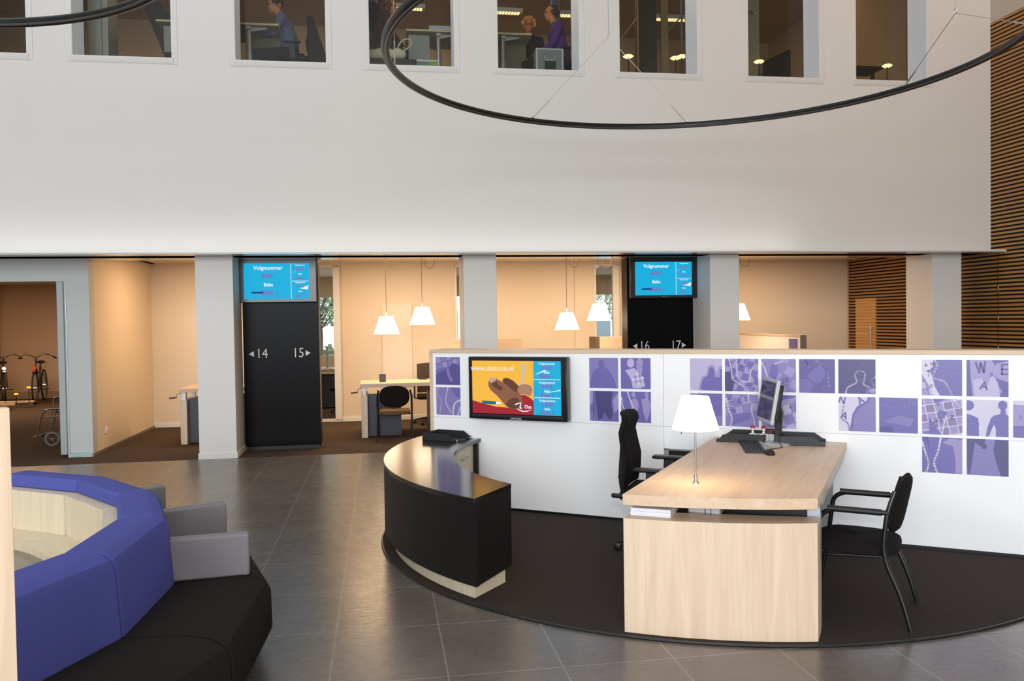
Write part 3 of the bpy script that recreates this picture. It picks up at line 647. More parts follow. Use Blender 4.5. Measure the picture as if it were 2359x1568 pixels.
def queue_screen(M, loc, label):
    W, H = 0.945, 0.555
    t = wall_tv(M, loc, W, H, label, group='queue number screens on the black panels')
    x0, x1, z0, z1 = 0.062, 0.858, 0.040, 0.488; w_, h_ = x1-x0, z1-z0
    scr_quad(MB(), x0, x1, z0, z1, -0.0015).build('screen', E_cyan, t, smooth=0)
    ln = MB(); X = x0+w_*0.715
    scr_quad(ln, X, X+0.006, z0+0.005, z1-0.003, -0.003); scr_quad(ln, X+0.01, x1-0.01, z0+h_*0.5-0.003, z0+h_*0.5+0.003, -0.003)
    ln.add([(X+0.01, -0.0025, z0+h_*.72), (X+0.12, -0.0025, z0+h_*.86), (X+0.03, -0.0025, z0+h_*.74)], [(0, 2, 1)])
    ln.add([(X+0.1, -0.0025, z0+h_*.30), (x1-.01, -0.0025, z0+h_*.38), (x1-.02, -0.0025, z0+h_*.26)], [(0, 2, 1)])
    ln.build('divider_lines', E_wht, t, smooth=0)
    cx = x0+w_*0.37; cr = x0+w_*0.86
    bars(t, [('Volgnummer', cx, z0+h_*.87, .068, E_wht, .0012), ('A001', cx, z0+h_*.65, .080, E_mag, .0008), ('Balie', cx, z0+h_*.40, .060, E_wht, .0014), ('Balie 1', cx+.02, z0+h_*.18, .080, E_mag, .0008),
             ('Volgnummer', cr, z0+h_*.95, .024, E_wht, .0004), ('B002', cr, z0+h_*.83, .046, E_mag, .0006), ('Balie', cr, z0+h_*.70, .024, E_wht, .0006), ('Balie 2', cr, z0+h_*.59, .042, E_mag, .0006),
             ('Volgnummer', cr, z0+h_*.46, .024, E_wht, .0004), ('C003', cr, z0+h_*.34, .046, E_mag, .0006), ('Balie', cr, z0+h_*.21, .024, E_wht, .0006), ('Balie 3', cr, z0+h_*.09, .042, E_mag, .0006)], -0.003)
    m = MB(); scr_quad(m, x0+.09, x0+.23, z0+h_*.16, z0+h_*.21, -0.0045); m.build('status_bar', E_nav, t, smooth=0)
    upright(text_mb('SAMSUNG', .017), W/2, -0.0012, 0.018).build('lettering', plain('grey_lettering', (150, 150, 152), .5), t, smooth=0)
    return t
M_sign = plain('white_sign_lettering', (222, 222, 222), 0.5)
def number_panel(u0, u1, nl, nr, lab, xs, zoff):
    t = thing('information_panel', lab, 'information panel', MF, (u0, 0.56, 0), 0, 'black panels with counter numbers')
    W = u1-u0
    MB().box(0, W, 0.0, 0.26, 0.05, 2.42).build('panel', M_panelblk, t, bevel=0.002)
    MB().box(0.02, W-0.02, 0.03, 0.24, 0.0, 0.05).build('plinth', M_blackpl, t)
    for s_, x in ((nl, xs[1]), (nr, xs[2])):
        upright(text_mb(s_, 0.175, bold=-0.001), x, -0.002, 1.225+zoff, 0.86).build('number', M_sign, t, smooth=0)
    a = MB(); a.add([(xs[0], -0.002, 1.225), (xs[0]+0.062, -0.002, 1.262), (xs[0]+0.062, -0.002, 1.188)], [(0, 2, 1)]); a.build('arrow', M_sign, t, smooth=0)
    a = MB(); a.add([(xs[3], -0.002, 1.225), (xs[3]-0.060, -0.002, 1.262), (xs[3]-0.060, -0.002, 1.188)], [(0, 1, 2)]); a.build('arrow', M_sign, t, smooth=0)
    return t
number_panel(0.020, 0.957, '14', '15', 'tall black glossy panel reading 14 and 15 beside the second white column from the left', (0.065, 0.225, 0.675, 0.825), 0)
number_panel(5.037, 5.975, '16', '17', 'tall black glossy panel reading 16 and 17, partly hidden behind the long white partition', (0.072, 0.235, 0.680, 0.825), 0)
queue_screen(MF, (0.0, 0.45, 1.872), 'wall screen with cyan queue numbers at the top of the black 14 and 15 panel')
queue_screen(MF, (5.055, 0.45, 1.868), 'wall screen with cyan queue numbers at the top of the black 16 and 17 panel')
# small bracket lights above the screens
for u0, wh in ((0.80, 'left'), (5.82, 'right')):
    o = MB().tube([(0, 0, 0), (0.12, 0, 0.0)], 0.008, 8).tube([(0.09, 0, 0), (0.09, 0, -0.03)], 0.008, 8).build('door_closer_arm', M_steel, None, M=MF @ Matrix.Translation((u0, 0.545, 2.40)))
    tag(o, 'small steel bracket arm above the %s wall screen with queue numbers' % wh, 'bracket')

# the big television on the partition
t = wall_tv(MG, (-1.875, PQ-0.12, 0.785), 0.885, 0.517, 'television showing a cow and a www.datisoss.nl slide, hung on the white partition')
x0, x1, z0, z1 = 0.036, 0.836, 0.048, 0.485; w_, h_ = x1-x0, z1-z0; XS = x0+w_*0.70
scr_quad(MB(), x0, XS, z0, z1, -0.0015).build('screen_slide', E_yel, t, smooth=0)
scr_quad(MB(), XS, x1, z0, z1, -0.0015).build('screen_queue', E_cyan, t, smooth=0)
MB().box(0.03, 0.855, -0.012, 0.0, 0.022, 0.040).build('speaker_bar', M_tray, t, bevel=0.003)
sw, sh = XS-x0, h_
def spoly(pts, m, k, nm='screen_picture'):
    n = len(pts); a = sum(pts[i][0]*pts[(i+1) % n][1]-pts[(i+1) % n][0]*pts[i][1] for i in range(n))
    if a < 0: pts = pts[::-1]
    MB().add([(x0+x*sw, -0.0015-k*0.0004, z0+z*sh) for x, z in pts], [tuple(range(n))]).build(nm, m, t, smooth=0)
def sbez(pts, n=5): 
    q = bez([(x, y, 0) for x, y in pts+[pts[0]]], n)[:-1]; return [(v.x, v.y) for v in q]
spoly([(0, 0), (1, 0), (1, .26), (.94, .32), (.86, .37), (.78, .36), (.7, .24), (.6, .12), (.4, .13), (.2, .18), (0, .24)], E_red, 1)
spoly(sbez([(.27, .58), (.30, .66), (.37, .68), (.45, .63), (.52, .60), (.58, .60), (.66, .52), (.74, .45), (.80, .35), (.82, .2), (.78, .09), (.68, .10), (.58, .13), (.5, .22), (.42, .33), (.33, .42), (.28, .5)]), E_cow, 2)
spoly(sbez([(.28, .62), (.33, .68), (.40, .66), (.38, .6), (.32, .58)]), emis('screen_cow_muzzle', (206, 182, 164), 0.61), 3)
spoly(sbez([(.34, .62), (.40, .62), (.44, .54), (.50, .50), (.48, .44), (.40, .48), (.33, .54)]), E_cow3, 3)
spoly(sbez([(.5, .64), (.56, .68), (.66, .64), (.74, .56), (.78, .5), (.72, .42), (.66, .46), (.6, .52), (.53, .58)]), E_cow3, 4)
spoly(sbez([(.74, .46), (.8, .56), (.92, .56), (.98, .5), (.97, .4), (.94, .35), (.86, .38), (.79, .38)]), E_cow2, 5)
spoly(sbez([(.76, .56), (.80, .62), (.82, .78), (.80, .9), (.84, .95), (.9, .93), (.88, .9), (.87, .76), (.85, .62), (.82, .56)], 3), emis('screen_horn', (214, 196, 176), 0.65), 6)
spoly(sbez([(.55, .2), (.65, .3), (.75, .3), (.78, .18), (.72, .11), (.6, .13)]), E_cow3, 3)
spoly([(.16, .18), (.39, .175), (.39, .23), (.16, .24)], emis('screen_teal', (20, 110, 140), 0.61), 4)
spoly([(.39, .18), (.47, .19), (.48, .215), (.39, .23)], E_wht, 4)
spoly(sbez([(.74, .12), (.76, .08), (.86, .05), (.98, .10), (.86, .07), (.78, .09)], 3), E_wht, 7)
spoly(sbez([(.70, .19), (.76, .22), (.82, .22), (.76, .20), (.71, .17)], 3), E_wht, 7)
spoly([(.785, .22), (.80, .22), (.795, .14), (.815, .12), (.80, .10), (.775, .13)], E_wht, 7)
bars(t, [('www.datisoss.nl', x0+sw*.34, z0+sh*.855, .062, E_wht, .0002), ('Oss', x0+sw*.91, z0+sh*.145, .040, E_wht, .0010)], -0.0055)
XC = (XS+x1)/2
bars(t, [('Volgnummer', XC, z0+h_*.95, .028, E_wht, .0004), ('A001', XC, z0+h_*.875, .046, E_mag, .0005), ('Balie', XC, z0+h_*.79, .026, E_wht, .0006), ('Balie 1', XC, z0+h_*.72, .044, E_mag, .0005),
         ('Volgnummer', XC, z0+h_*.60, .028, E_wht, .0004), ('B002', XC, z0+h_*.53, .046, E_mag, .0005), ('Balie', XC, z0+h_*.445, .026, E_wht, .0006), ('Balie 2', XC, z0+h_*.37, .044, E_mag, .0005),
         ('Volgnummer', XC, z0+h_*.27, .028, E_wht, .0004), ('C003', XC, z0+h_*.20, .046, E_mag, .0005), ('Balie', XC, z0+h_*.115, .026, E_wht, .0006), ('Balie 3', XC, z0+h_*.045, .044, E_mag, .0005)], -0.003)
m = MB(); scr_quad(m, XS+.005, x1-.005, z0+h_*.655, z0+h_*.665, -0.003); scr_quad(m, XS+.005, x1-.005, z0+h_*.318, z0+h_*.330, -0.003)
m.add([(XS+.005, -.0025, z0+h_*.74), (XS+.1, -.0025, z0+h_*.84), (XS+.12, -.0025, z0+h_*.82)], [(0, 2, 1)]); m.add([(XS+.08, -.0025, z0+h_*.40), (x1-.004, -.0025, z0+h_*.48), (x1-.004, -.0025, z0+h_*.46)], [(0, 2, 1)])
m.build('divider_lines', E_wht, t, smooth=0)
upright(text_mb('SAMSUNG', .022), 0.435, -0.0015, 0.012).build('lettering', M_sign, t, smooth=0)

# =================================================================== CURVED BLACK COUNTER
t = thing('curved_counter', 'curved black reception counter with a glossy top and pale wood plinth', 'counter', MG, (0, 0, 0))
A0, A1 = -107.9, -176.2
def rin(a): return 1.963 + (1.835-1.963)*((a-A0)/(A1-A0))
def ann(r_o, off_i, a0, a1, n=40):
    o_ = [(r_o*math.cos(math.radians(a0+(a1-a0)*i/n)), r_o*math.sin(math.radians(a0+(a1-a0)*i/n))) for i in range(n+1)]
    i_ = []
    b0 = -112.0; b1 = -175.9
    for i in range(n+1):
        a = b0+(b1-b0)*i/n; r = rin(A0+(A1-A0)*i/n)+off_i
        i_.append((r*math.cos(math.radians(a)), r*math.sin(math.radians(a))))
    return o_, i_
o_, i_ = ann(2.405, 0, A0, A1)
MB().prism(o_+i_[::-1], 0.572, 0.602).build('counter_top', M_counter_top, t, bevel=0.0015, smooth=20)
oo, _ = ann(2.403, 0, A0, A1); oi, _ = ann(2.378, 0, A0, A1)
MB().prism(oo+oi[::-1], 0.10, 0.5715).build('front_panel', M_dark, t, smooth=20)
MB().prism([oo[0], (-0.737, -1.822), (-0.765, -1.835), (oo[0][0]-0.03, oo[0][1]+0.02)], 0.10, 0.5715).build('side_panel', M_dark, t, smooth=0)
MB().prism([(-2.39, -0.165), (-1.835, -0.165), (-1.833, -0.195), (-2.39, -0.195)], 0.10, 0.5715).build('side_panel', M_dark, t, smooth=0)
po, pi_ = ann(2.345, 0.06, A0-1.8, A1+1)
MB().prism(po+pi_[::-1], 0.0, 0.10).build('plinth', M_tub, t, smooth=20)
# inner cupboards
for k in range(4):
    n0, n1 = k*10, (k+1)*10
    _, a_ = ann(2.3, 0.045, A0, A1); _, b_ = ann(2.3, 0.065, A0, A1)
    pa = [Vector((*p, 0)) for p in a_[n0:n1+1]]; 
    d = MB().prism([tuple(p.xy) for p in pa] + [tuple(Vector(p)) for p in b_[n0:n1+1]][::-1], 0.11, 0.565).build('door', M_tub, t, bevel=0.002, smooth=20)
    m_ = pa[len(pa)//2]; r_ = m_.normalized(); tg = Vector((-r_.y, r_.x, 0)); c_ = m_ - r_*0.025
    MB().tube([c_-tg*0.09+Vector((0, 0, .47)), c_+tg*0.09+Vector((0, 0, .47))], 0.005, 8).tube([c_-tg*.08+Vector((0, 0, .47)), m_-tg*.08+Vector((0, 0, .47))], .004, 6).tube([c_+tg*.08+Vector((0, 0, .47)), m_+tg*.08+Vector((0, 0, .47))], .004, 6).build('handle', M_steel, d)
bi, bo = ann(2.3, 0.066, A0, A1)[1], ann(2.377, 0, A0, A1)[0]
MB().prism(bo[2:]+bi[2:][::-1], 0.10, 0.13).build('base_board', M_tub, t, smooth=20)

# letter trays
def tray_mb(L=0.33, W=0.25, H=0.062):
    """open tray: x along length (front at +x, cut down), y width"""
    m = MB(); th = 0.004
    m.box(0, L, 0, W, 0, th)
    m.box(0, th, 0, W, 0, H)
    for y0 in (0, W-th):
        A = [(0, y0, 0), (L, y0, 0), (L, y0, H*.30), (L-.02, y0, H*.38), (L-.075, y0, H), (0, y0, H)]
        m.hull2(A, [(x, y+th, z) for x, y, z in A])
    for y0, y1 in ((0, .07), (W-.07, W)): m.box(L-th, L, y0, y1, 0, H*.30)
    return m
def tray(M, loc, rz, label, n=1, group='black letter trays', sc=1.0):
    t = thing('letter_tray', label, 'letter tray', M, loc, rz, group, sc)
    tray_mb().build('tray', M_tray, t)
    for y0 in (.002, .220): MB().box(.331, .333, y0, y0+.028, .004, .016).build('label_holder', M_silver, t)
    return t
tray(MG, (-2.245, -0.40, 0.603), -0.04, 'black letter tray lying on the far end of the curved black counter')
tray(MG, (0.545, -0.155, 0.711), PI, 'black letter tray at the far left of the oak desk, under the rubber stamps')
tray(MG, (0.62, -0.425, 0.711), 0.08, 'black letter tray at the far right of the oak desk, behind the monitor')

# =================================================================== OAK DESK
t = thing('desk', 'large height-adjustable pale oak reception desk with a bowed front panel', 'desk', MG, (0, 0, 0))
DR = 2.372
def darc(x0_, x1_, r, n=24): return [(x0_+(x1_-x0_)*i/n, -math.sqrt(r*r-(x0_+(x1_-x0_)*i/n)**2)) for i in range(n+1)]
MB().prism(darc(0.155, 1.066, DR)+[(1.066, -0.134), (0.155, -0.134)], 0.657, 0.711).build('desk_top', M_beechY, t, bevel=0.0015, smooth=20)
MB().prism(darc(0.157, 1.064, DR)+[(1.064, -1.99), (0.157, -2.20)], 0.0, 0.588).build('front_panel', M_beech, t, bevel=0.0015, smooth=20)
MB().prism(darc(0.1585, 1.0625, DR-0.0015)+[(1.0625, -1.99), (0.1585, -2.20)], 0.5882, 0.5892).build('front_panel_top', M_beechX, t, smooth=0)
MB().box(0.43, 0.60, -2.14, -2.02, 0.589, 0.657).build('lift_column', M_alu, t, bevel=0.01)
MB().box(0.52, 0.524, -2.142, -2.13, 0.59, 0.657).box(0.55, 0.553, -2.142, -2.13, 0.59, 0.657).build('column_seam', M_blackpl, t, smooth=0)
MB().box(0.998, 1.062, -1.97, -1.90, 0.0, 0.657).build('leg', M_alu, t, bevel=0.003)
MB().box(1.05, 1.06, -1.88, -0.30, 0.62, 0.657).box(0.17, 0.18, -2.1, -0.3, 0.62, 0.657).build('side_rail', M_alu, t)
MB().box(0.25, 0.95, -0.42, -0.36, 0.0, 0.64).build('leg', M_alu, t, bevel=0.004)
MB().box(0.45, 1.0, -1.95, -0.45, 0.30, 0.64).build('underdesk_block', M_blackpl, t)  # solid black block filling the dark space beneath the desk top
cr = MB(); cr.tube([(0.17, -2.15, 0.668-.02), (0.12, -2.15, 0.648)], 0.006, 8); c2 = MB().tube([(0.122, -2.15, 0.648), (0.105, -2.15, 0.650), (0.03, -2.152, 0.654), (0.024, -2.152, 0.654)], [0.009, 0.011, 0.0135, 0.009], 12)
k = cr.build('crank', M_steel, t); c2.build('crank_handle', M_blackpl, k)
# stack of paper
o = MB()
for i in range(7): o.box(0.0+random.uniform(-.003, .003), 0.205, random.uniform(-.003, .003), 0.19+random.uniform(-.004, .004), i*0.0055, i*0.0055+0.005)
o = o.build('paper_stack', M_paper, None, M=MG @ Matrix.Translation((0.172, -2.285, 0.5895)) @ Matrix.Rotation(0.06, 4, 'Z'))
tag(o, 'stack of white paper in the slot under the oak desk top', 'paper')

# =================================================================== DESK LAMP
LX, LQ = 0.434, -1.964
t = thing('desk_lamp', 'lit white desk lamp with a conical shade on the near end of the oak desk', 'lamp', MG, (LX, LQ, 0.711))
MB().lathe([(0.019, 0), (0.019, 0.004), (0.013, 0.008), (0.009, 0.02), (0.012, 0.03), (0.008, 0.05), (0.0035, 0.054)], seg=20).build('base', M_steel, t)
MB().tube([(0, 0, 0.05), (0, 0, 0.45)], 0.0045, 10).build('pole', M_steel, t)
def shade(parent, zb, rb, rt, h, seg=48):
    return MB().lathe([(rb, zb), (rt, zb+h), (rt-0.003, zb+h), (rb-0.003, zb)], seg=seg, closed=True).build('lamp_shade', M_shade, parent)
shade(t, 0.293, 0.124, 0.073, 0.175)
MB().tube([(-0.06, 0, 0.36), (-0.068, 0, 0.29), (-0.078, 0, 0.262)], 0.0022, 6).build('dimmer_stick', M_blackpl, t)
MB().ball((0, 0, 0.36), 0.022, 12).build('bulb', emis('bulb_glow', (255, 226, 180), 8), t)
MB().tube([(-0.072, 0, 0.46), (0.072, 0, 0.46)], 0.002, 6).tube([(0, -0.072, 0.46), (0, 0.072, 0.46)], 0.002, 6).build('shade_spider', M_steel, t)
point('desk_lamp_light', G(LX, LQ, 0.711+0.315), 0.03, 1.1, (1.0, 0.74, 0.46))

# =================================================================== MONITOR, KEYBOARD, MOUSE, STAMPS
ma = math.atan2(-0.33, 0.15)      # screen plane direction, left(far) -> right(near)
t = thing('monitor', 'silver-framed flat monitor on a black stand at the far end of the oak desk', 'monitor', MG, (0.625, -0.385, 0.711))
scn = MB(); TW, TH = 0.365, 0.305
rot = Matrix.Rotation(ma, 4, 'Z'); tilt = Matrix.Rotation(math.radians(-10), 4, 'X')
MT = Matrix.Translation((-0.062, 0.0, 0.305)) @ rot @ tilt
# local screen frame: x across, -y faces viewer side, z up
b_ = MB().box(-TW/2, TW/2, -0.002, 0.022, -TH/2, TH/2).xf(MT).build('screen_frame', M_silver, t, bevel=0.004)
MB().box(-TW/2+.02, TW/2-.02, -0.004, -0.001, -TH/2+.026, TH/2-.02).xf(MT).build('screen', plain('dark_screen', (40, 44, 58), 0.12, spec=.6), t, smooth=0)
MB().box(-TW/2+.012, TW/2-.012, 0.022, 0.055, -TH/2+.03, TH/2-.03).xf(MT).build('back_housing', M_blackpl, t, bevel=0.01)
st = MB(); st.hull2([(-.012, -.035, 0.01), (.03, -.035, 0.01), (.05, -.035, .22), (.02, -.03, .33), (-.01, -.03, .31), (0, -.03, .2)], [(-.012, .035, 0.01), (.03, .035, 0.01), (.05, .035, .22), (.02, .03, .33), (-.01, .03, .31), (0, .03, .2)])
st.build('stand', M_blackpl, t, bevel=0.005)
MB().lathe([(0.098, 0), (0.102, 0.005), (0.095, 0.011), (0.05, 0.018), (0.0, 0.02)], seg=40).build('base', M_silver, t)
MB().tube(bez([(0.03, -.04, .2), (.04, -.06, .1), (.03, -.08, .03), (.06, -.16, .004), (-.02, -.30, .004), (-.05, -.40, .004)], 5), 0.0028, 6).tube(bez([(0.02, .02, .2), (.03, .06, .08), (.05, .10, .01), (.09, .02, .004), (.13, -.04, .004)], 5), .0028, 6).build('cable', M_blackpl, t)
t = thing('keyboard', 'black and silver keyboard lying on the oak desk beside the monitor', 'keyboard', MG, (0.512, -0.612, 0.711), math.atan2(-0.49, 0.135))
MB().box(-.235, .235, -.078, .078, 0, .014).build('case', M_blackpl, t, bevel=.004)
MB().box(-.232, .232, .050, .076, .0142, .018).build('silver_strip', M_silver, t, bevel=.002)
k_ = MB()
for r_ in range(5):
    n_ = 15
    for c_ in range(n_):
        if r_ == 0 and 3 < c_ < 9: continue
        k_.box(-.225+c_*.0205, -.225+c_*.0205+.0175, -.072+r_*.024, -.072+r_*.024+.020, .014, .020)
    for c_ in range(5): k_.box(.098+c_*.0255, .098+c_*.0255+.021, -.072+r_*.024, -.072+r_*.024+.020, .014, .020)
k_.box(-.142, -.04, -.072, -.052, .014, .020); k_.build('keys', plain('dark_grey_keys', (44, 44, 46), .5), t, smooth=0)
o = MB().ball((0, 0, .010), (.055, .032, .024), 20).build('mouse', M_blackpl, None, M=MG @ Matrix.Translation((0.652, -0.855, .7115)) @ Matrix.Rotation(-1.2, 4, 'Z'))
tag(o, 'black computer mouse beside the keyboard on the oak desk', 'mouse')
t = thing('stamp_rack', 'small grey stamp rack standing in the left letter tray on the oak desk', 'stamp rack', MG, (0.43, -0.30, 0.716))
MB().box(0, .20, -.03, .03, 0, .006).box(.005, .195, -.004, .004, 0, .052).build('rack', M_silver, t, bevel=.002)
MB().box(.10, .165, .012, .05, .006, .085).build('ink_box', plain('dark_red_box', (70, 18, 26), .4), t, bevel=.004)
for i, dx in enumerate((0.03, 0.105)):
    q = thing('rubber_stamp', 'white rubber stamp with a red cap, %s of the pair beside the monitor' % ('farther' if i == 0 else 'nearer'), 'stamp', MG, (0.43+dx, -0.345, 0.724), 0, 'self-inking stamps')
    MB().tube([(-.022, 0, 0), (.022, 0, 0)], .003, 6).tube(rnd([(-.022, 0, 0), (-.024, 0, .046), (.024, 0, .046), (.022, 0, 0)], .012), .0045, 8).build('frame', M_white, q)
    MB().lathe([(.004, .045), (.010, .055), (.007, .068), (.014, .078), (.016, .092), (.010, .10), (0, .102)], seg=16).build('grip', M_white, q)
    MB().lathe([(.0165, .088), (.0165, .096), (.009, .105), (0, .106)], seg=16).build('cap', M_red, q)
    MB().box(-.014, .014, -.006, .006, .006, .03).build('ink_pad', M_red, q)

# =================================================================== CHAIRS
def visitor_chair(name, label, group=None, seatm=None):
    """origin on floor under seat centre, faces +x; width along y"""
    t = thing(name, label, 'chair', MW, (0, 0, 0), 0, group)
    hw = 0.235
    for s in (1, -1):
        y = s*hw
        P = rnd([(0.255, y, 0.0), (0.20, y, 0.30), (0.165, y, 0.56), (0.10, y, 0.592), (-0.165, y, 0.592)], 0.07)
        MB().tube(P, 0.0125, 10).build('leg', M_blackmt, t)
        P = rnd([(-0.265, y*1.02, 0.0), (-0.215, y, 0.19), (-0.13, y, 0.37), (-0.155, y, 0.592), (-0.19, y*.9, 0.70)], 0.10)
        MB().tube(P, 0.0125, 10).build('leg', M_blackmt, t)
        MB().tube([(0.13, y, 0.592), (-0.13, y, 0.592)], 0.0165, 12).build('arm_pad', M_blackpl, t)
        for xx in (0.255, -0.265): MB().lathe([(.015, 0), (.015, .012), (.012, .014)], (xx, y*(1.02 if xx < 0 else 1), 0), 12).build('glide', M_rubber, t)
    MB().tube([(0.195, -hw, .335), (0.195, hw, .335)], 0.010, 8).tube([(-0.135, -hw, .36), (-0.135, hw, .36)], .010, 8).tube([(0.195, hw*.9, .34), (-0.14, hw*.9, .36)], .008, 8).tube([(0.195, -hw*.9, .34), (-0.14, -hw*.9, .36)], .008, 8).build('seat_frame', M_blackmt, t)
    # padded seat
    n = 32; P = []
    for k in range(n):
        a = 2*PI*k/n; cx_, sy_ = math.cos(a), math.sin(a); e = 0.55
        P.append((math.copysign(abs(cx_)**e, cx_)*0.222+0.02, math.copysign(abs(sy_)**e, sy_)*0.215))
    m = MB(); L = []
    for (sc_, z) in ((.90, .355), (.99, .362), (1.0, .385), (.98, .402), (.90, .412), (.6, .418), (.01, .420)):
        L.append([(x*sc_, y*sc_, z-0.012*(1 if x < 0.12 else 0)*0 - (max(0, x-.14)**2)*1.3 - 0.02*(0 if x > 0 else -x)) for x, y in P])
    vs = [v for l in L for v in l]; fs = [tuple(range(n))[::-1]]
    for i in range(len(L)-1):
        for k in range(n): fs.append((i*n+k, i*n+(k+1) % n, (i+1)*n+(k+1) % n, (i+1)*n+k))
    m.add(vs, fs); m.build('seat', seatm or M_chairfab, t, smooth=60)
    # oval curved backrest
    m = MB(); R_, S_ = 8, 30
    def bp(r, a, side):
        yy = 0.205*r*math.copysign(abs(math.cos(a))**.8, math.cos(a)); zz_ = 0.605+0.150*r*math.copysign(abs(math.sin(a))**.8, math.sin(a))
        xx = -0.205 - (zz_-0.60)*0.22 + (yy*yy)*0.9; th = 0.024*math.sqrt(max(0, 1-r**5)) + 0.006
        return (xx+side*th, yy, zz_)
    vs = []; fs = []
    for side in (1, -1):
        for i in range(R_+1):
            for k in range(S_): vs.append(bp(i/R_, 2*PI*k/S_, side))
    N_ = (R_+1)*S_
    for sd in (0, 1):
        for i in range(R_):
            for k in range(S_):
                q_ = (sd*N_+i*S_+k, sd*N_+i*S_+(k+1) % S_, sd*N_+(i+1)*S_+(k+1) % S_, sd*N_+(i+1)*S_+k); fs.append(q_ if sd else q_[::-1])
    for k in range(S_): fs.append((R_*S_+k, R_*S_+(k+1) % S_, N_+R_*S_+(k+1) % S_, N_+R_*S_+k))
    m.add(vs, fs); m.build('backrest', M_chairfab, t, smooth=70)
    return t
vc = visitor_chair('visitor_chair', 'black tubular armchair pulled up to the right side of the oak desk')
place(vc, MG, (1.225, -1.575, 0.008), PI)
vc.rotation_euler = (MG @ Matrix.Rotation(PI - 0.06, 4, 'Z')).to_euler()

def wheel(mb, c, r, w_, ax, seg=14):
    ax = Vector(ax).normalized(); c = Vector(c)
    mb.tube([c-ax*w_/2, c-ax*w_*.3, c+ax*w_*.3, c+ax*w_/2], [r*.8, r, r, r*.8], seg)
def office_chair(name, label, group=None, head=True, backm=None, hw=0.275, bz=0.95):
    """origin on floor, faces +x"""
    t = thing(name, label, 'office chair', MW, (0, 0, 0), 0, group)
    for k in range(5):
        a = 2*PI*k/5+PI; d = Vector((math.cos(a), math.sin(a), 0)); n_ = Vector((-d.y, d.x, 0))
        leg = MB().tube([d*0.03+Vector((0, 0, .10)), d*0.16+Vector((0, 0, .085)), d*0.29+Vector((0, 0, .06))], [.02, .016, .011], 8).build('base_leg', M_blackpl, t)
        c = MB(); e_ = d*0.29
        wheel(c, e_+n_*.014+Vector((0, 0, .026)), .026, .014, n_); wheel(c, e_-n_*.014+Vector((0, 0, .026)), .026, .014, n_); c.tube([e_+Vector((0, 0, .026)), e_+Vector((0, 0, .06))], .006, 6)
        c.build('caster', M_blackpl, leg)
    MB().tube([(0, 0, .08), (0, 0, .22), (0, 0, .22), (0, 0, .37)], [.028, .028, .016, .016], 12).build('gas_lift', M_blackmt, t)
    MB().box(-.12, .12, -.09, .09, .355, .395).build('mechanism', M_blackpl, t, bevel=.01)
    MB().box(-.22, .24, -.235, .235, .395, .455).build('seat', M_chairfab, t, bevel=.025, bseg=3)
    # back: profile in (x, z), bowed across y
    prof = [(-.215, .47, .022), (-.20, .56, .026), (-.195, .66, .026), (-.215, .76, .024), (-.225, .83, .022)]
    if head: prof += [(-.215, .875, .022), (-.20, .91, .026), (-.205, bz, .022), (-.225, bz+.018, .010)]
    else: prof += [(-.235, .90, .018), (-.24, .93, .006)]
    m = MB(); nY = 10; vs = []; fs = []
    n = len(prof)
    for side in (1, -1):
        for i, (x, z, th) in enumerate(prof):
            wy_ = (.215 if z < .70 else .215-(z-.70)*.12) if head else .225
            for k in range(nY+1):
                y = wy_*(2*k/nY-1); ed_ = math.sqrt(max(0, 1-abs(2*k/nY-1)**4))
                vs.append((x+.5*y*y+side*(th*ed_+.003), y, z-(abs(y)**2)*.35*(1 if z > .85 else 0)))
    off = n*(nY+1)
    for sd in (0, 1):
        for i in range(n-1):
            for k in range(nY):
                q_ = (sd*off+i*(nY+1)+k, sd*off+i*(nY+1)+k+1, sd*off+(i+1)*(nY+1)+k+1, sd*off+(i+1)*(nY+1)+k); fs.append(q_ if sd == 0 else q_[::-1])
    for i in range(n-1):
        for k in (0, nY): fs.append((i*(nY+1)+k, (i+1)*(nY+1)+k, off+(i+1)*(nY+1)+k, off+i*(nY+1)+k))
    for k in range(nY):
        for i in (0, n-1): fs.append((i*(nY+1)+k, i*(nY+1)+k+1, off+i*(nY+1)+k+1, off+i*(nY+1)+k))
    m.add(vs, fs); m.build('backrest', backm or M_chairfab, t, smooth=50)
    MB().tube(rnd([(-.10, 0, .37), (-.24, 0, .37), (-.262, 0, .50), (-.245, 0, .72)], .06), [.022]*0 or .019, 8).build('back_support', M_blackpl, t)
    MB().lathe([(.022, -.012), (.022, .012)], seg=14).xf(Matrix.Translation((-.27, .05, .50)) @ Matrix.Rotation(PI/2, 4, 'X')).build('adjusting_knob', M_blackpl, t)
    for s in (1, -1):
        y = s*hw
        MB().hull2([(-.03, y-.012*s, .40), (.05, y-.012*s, .40), (.055, y-.012*s, .60), (-.02, y-.012*s, .60)], [(-.03, y+.012*s, .40), (.05, y+.012*s, .40), (.055, y+.012*s, .60), (-.02, y+.012*s, .60)]).box(-.03, .05, min(y, s*.18), max(y, s*.18), .39, .41).build('arm_post', M_blackpl, t, bevel=.006)
        MB().hull2([(-.10, y-.035, .602), (-.06, y-.042, .602), (.11, y-.035, .602), (.13, y, .602), (.11, y+.035, .602), (-.06, y+.042, .602), (-.10, y+.035, .602)],
                   [(-.10, y-.035, .622), (-.06, y-.042, .626), (.11, y-.035, .624), (.13, y, .622), (.11, y+.035, .624), (-.06, y+.042, .626), (-.10, y+.035, .622)]).build('arm_pad', M_blackpl, t, bevel=.008)
    return t
oc = office_chair('office_chair', 'high-backed black office chair seen from the side, left of the oak desk')
place(oc, MG, (-0.065, -0.92, 0.008), 0.06)

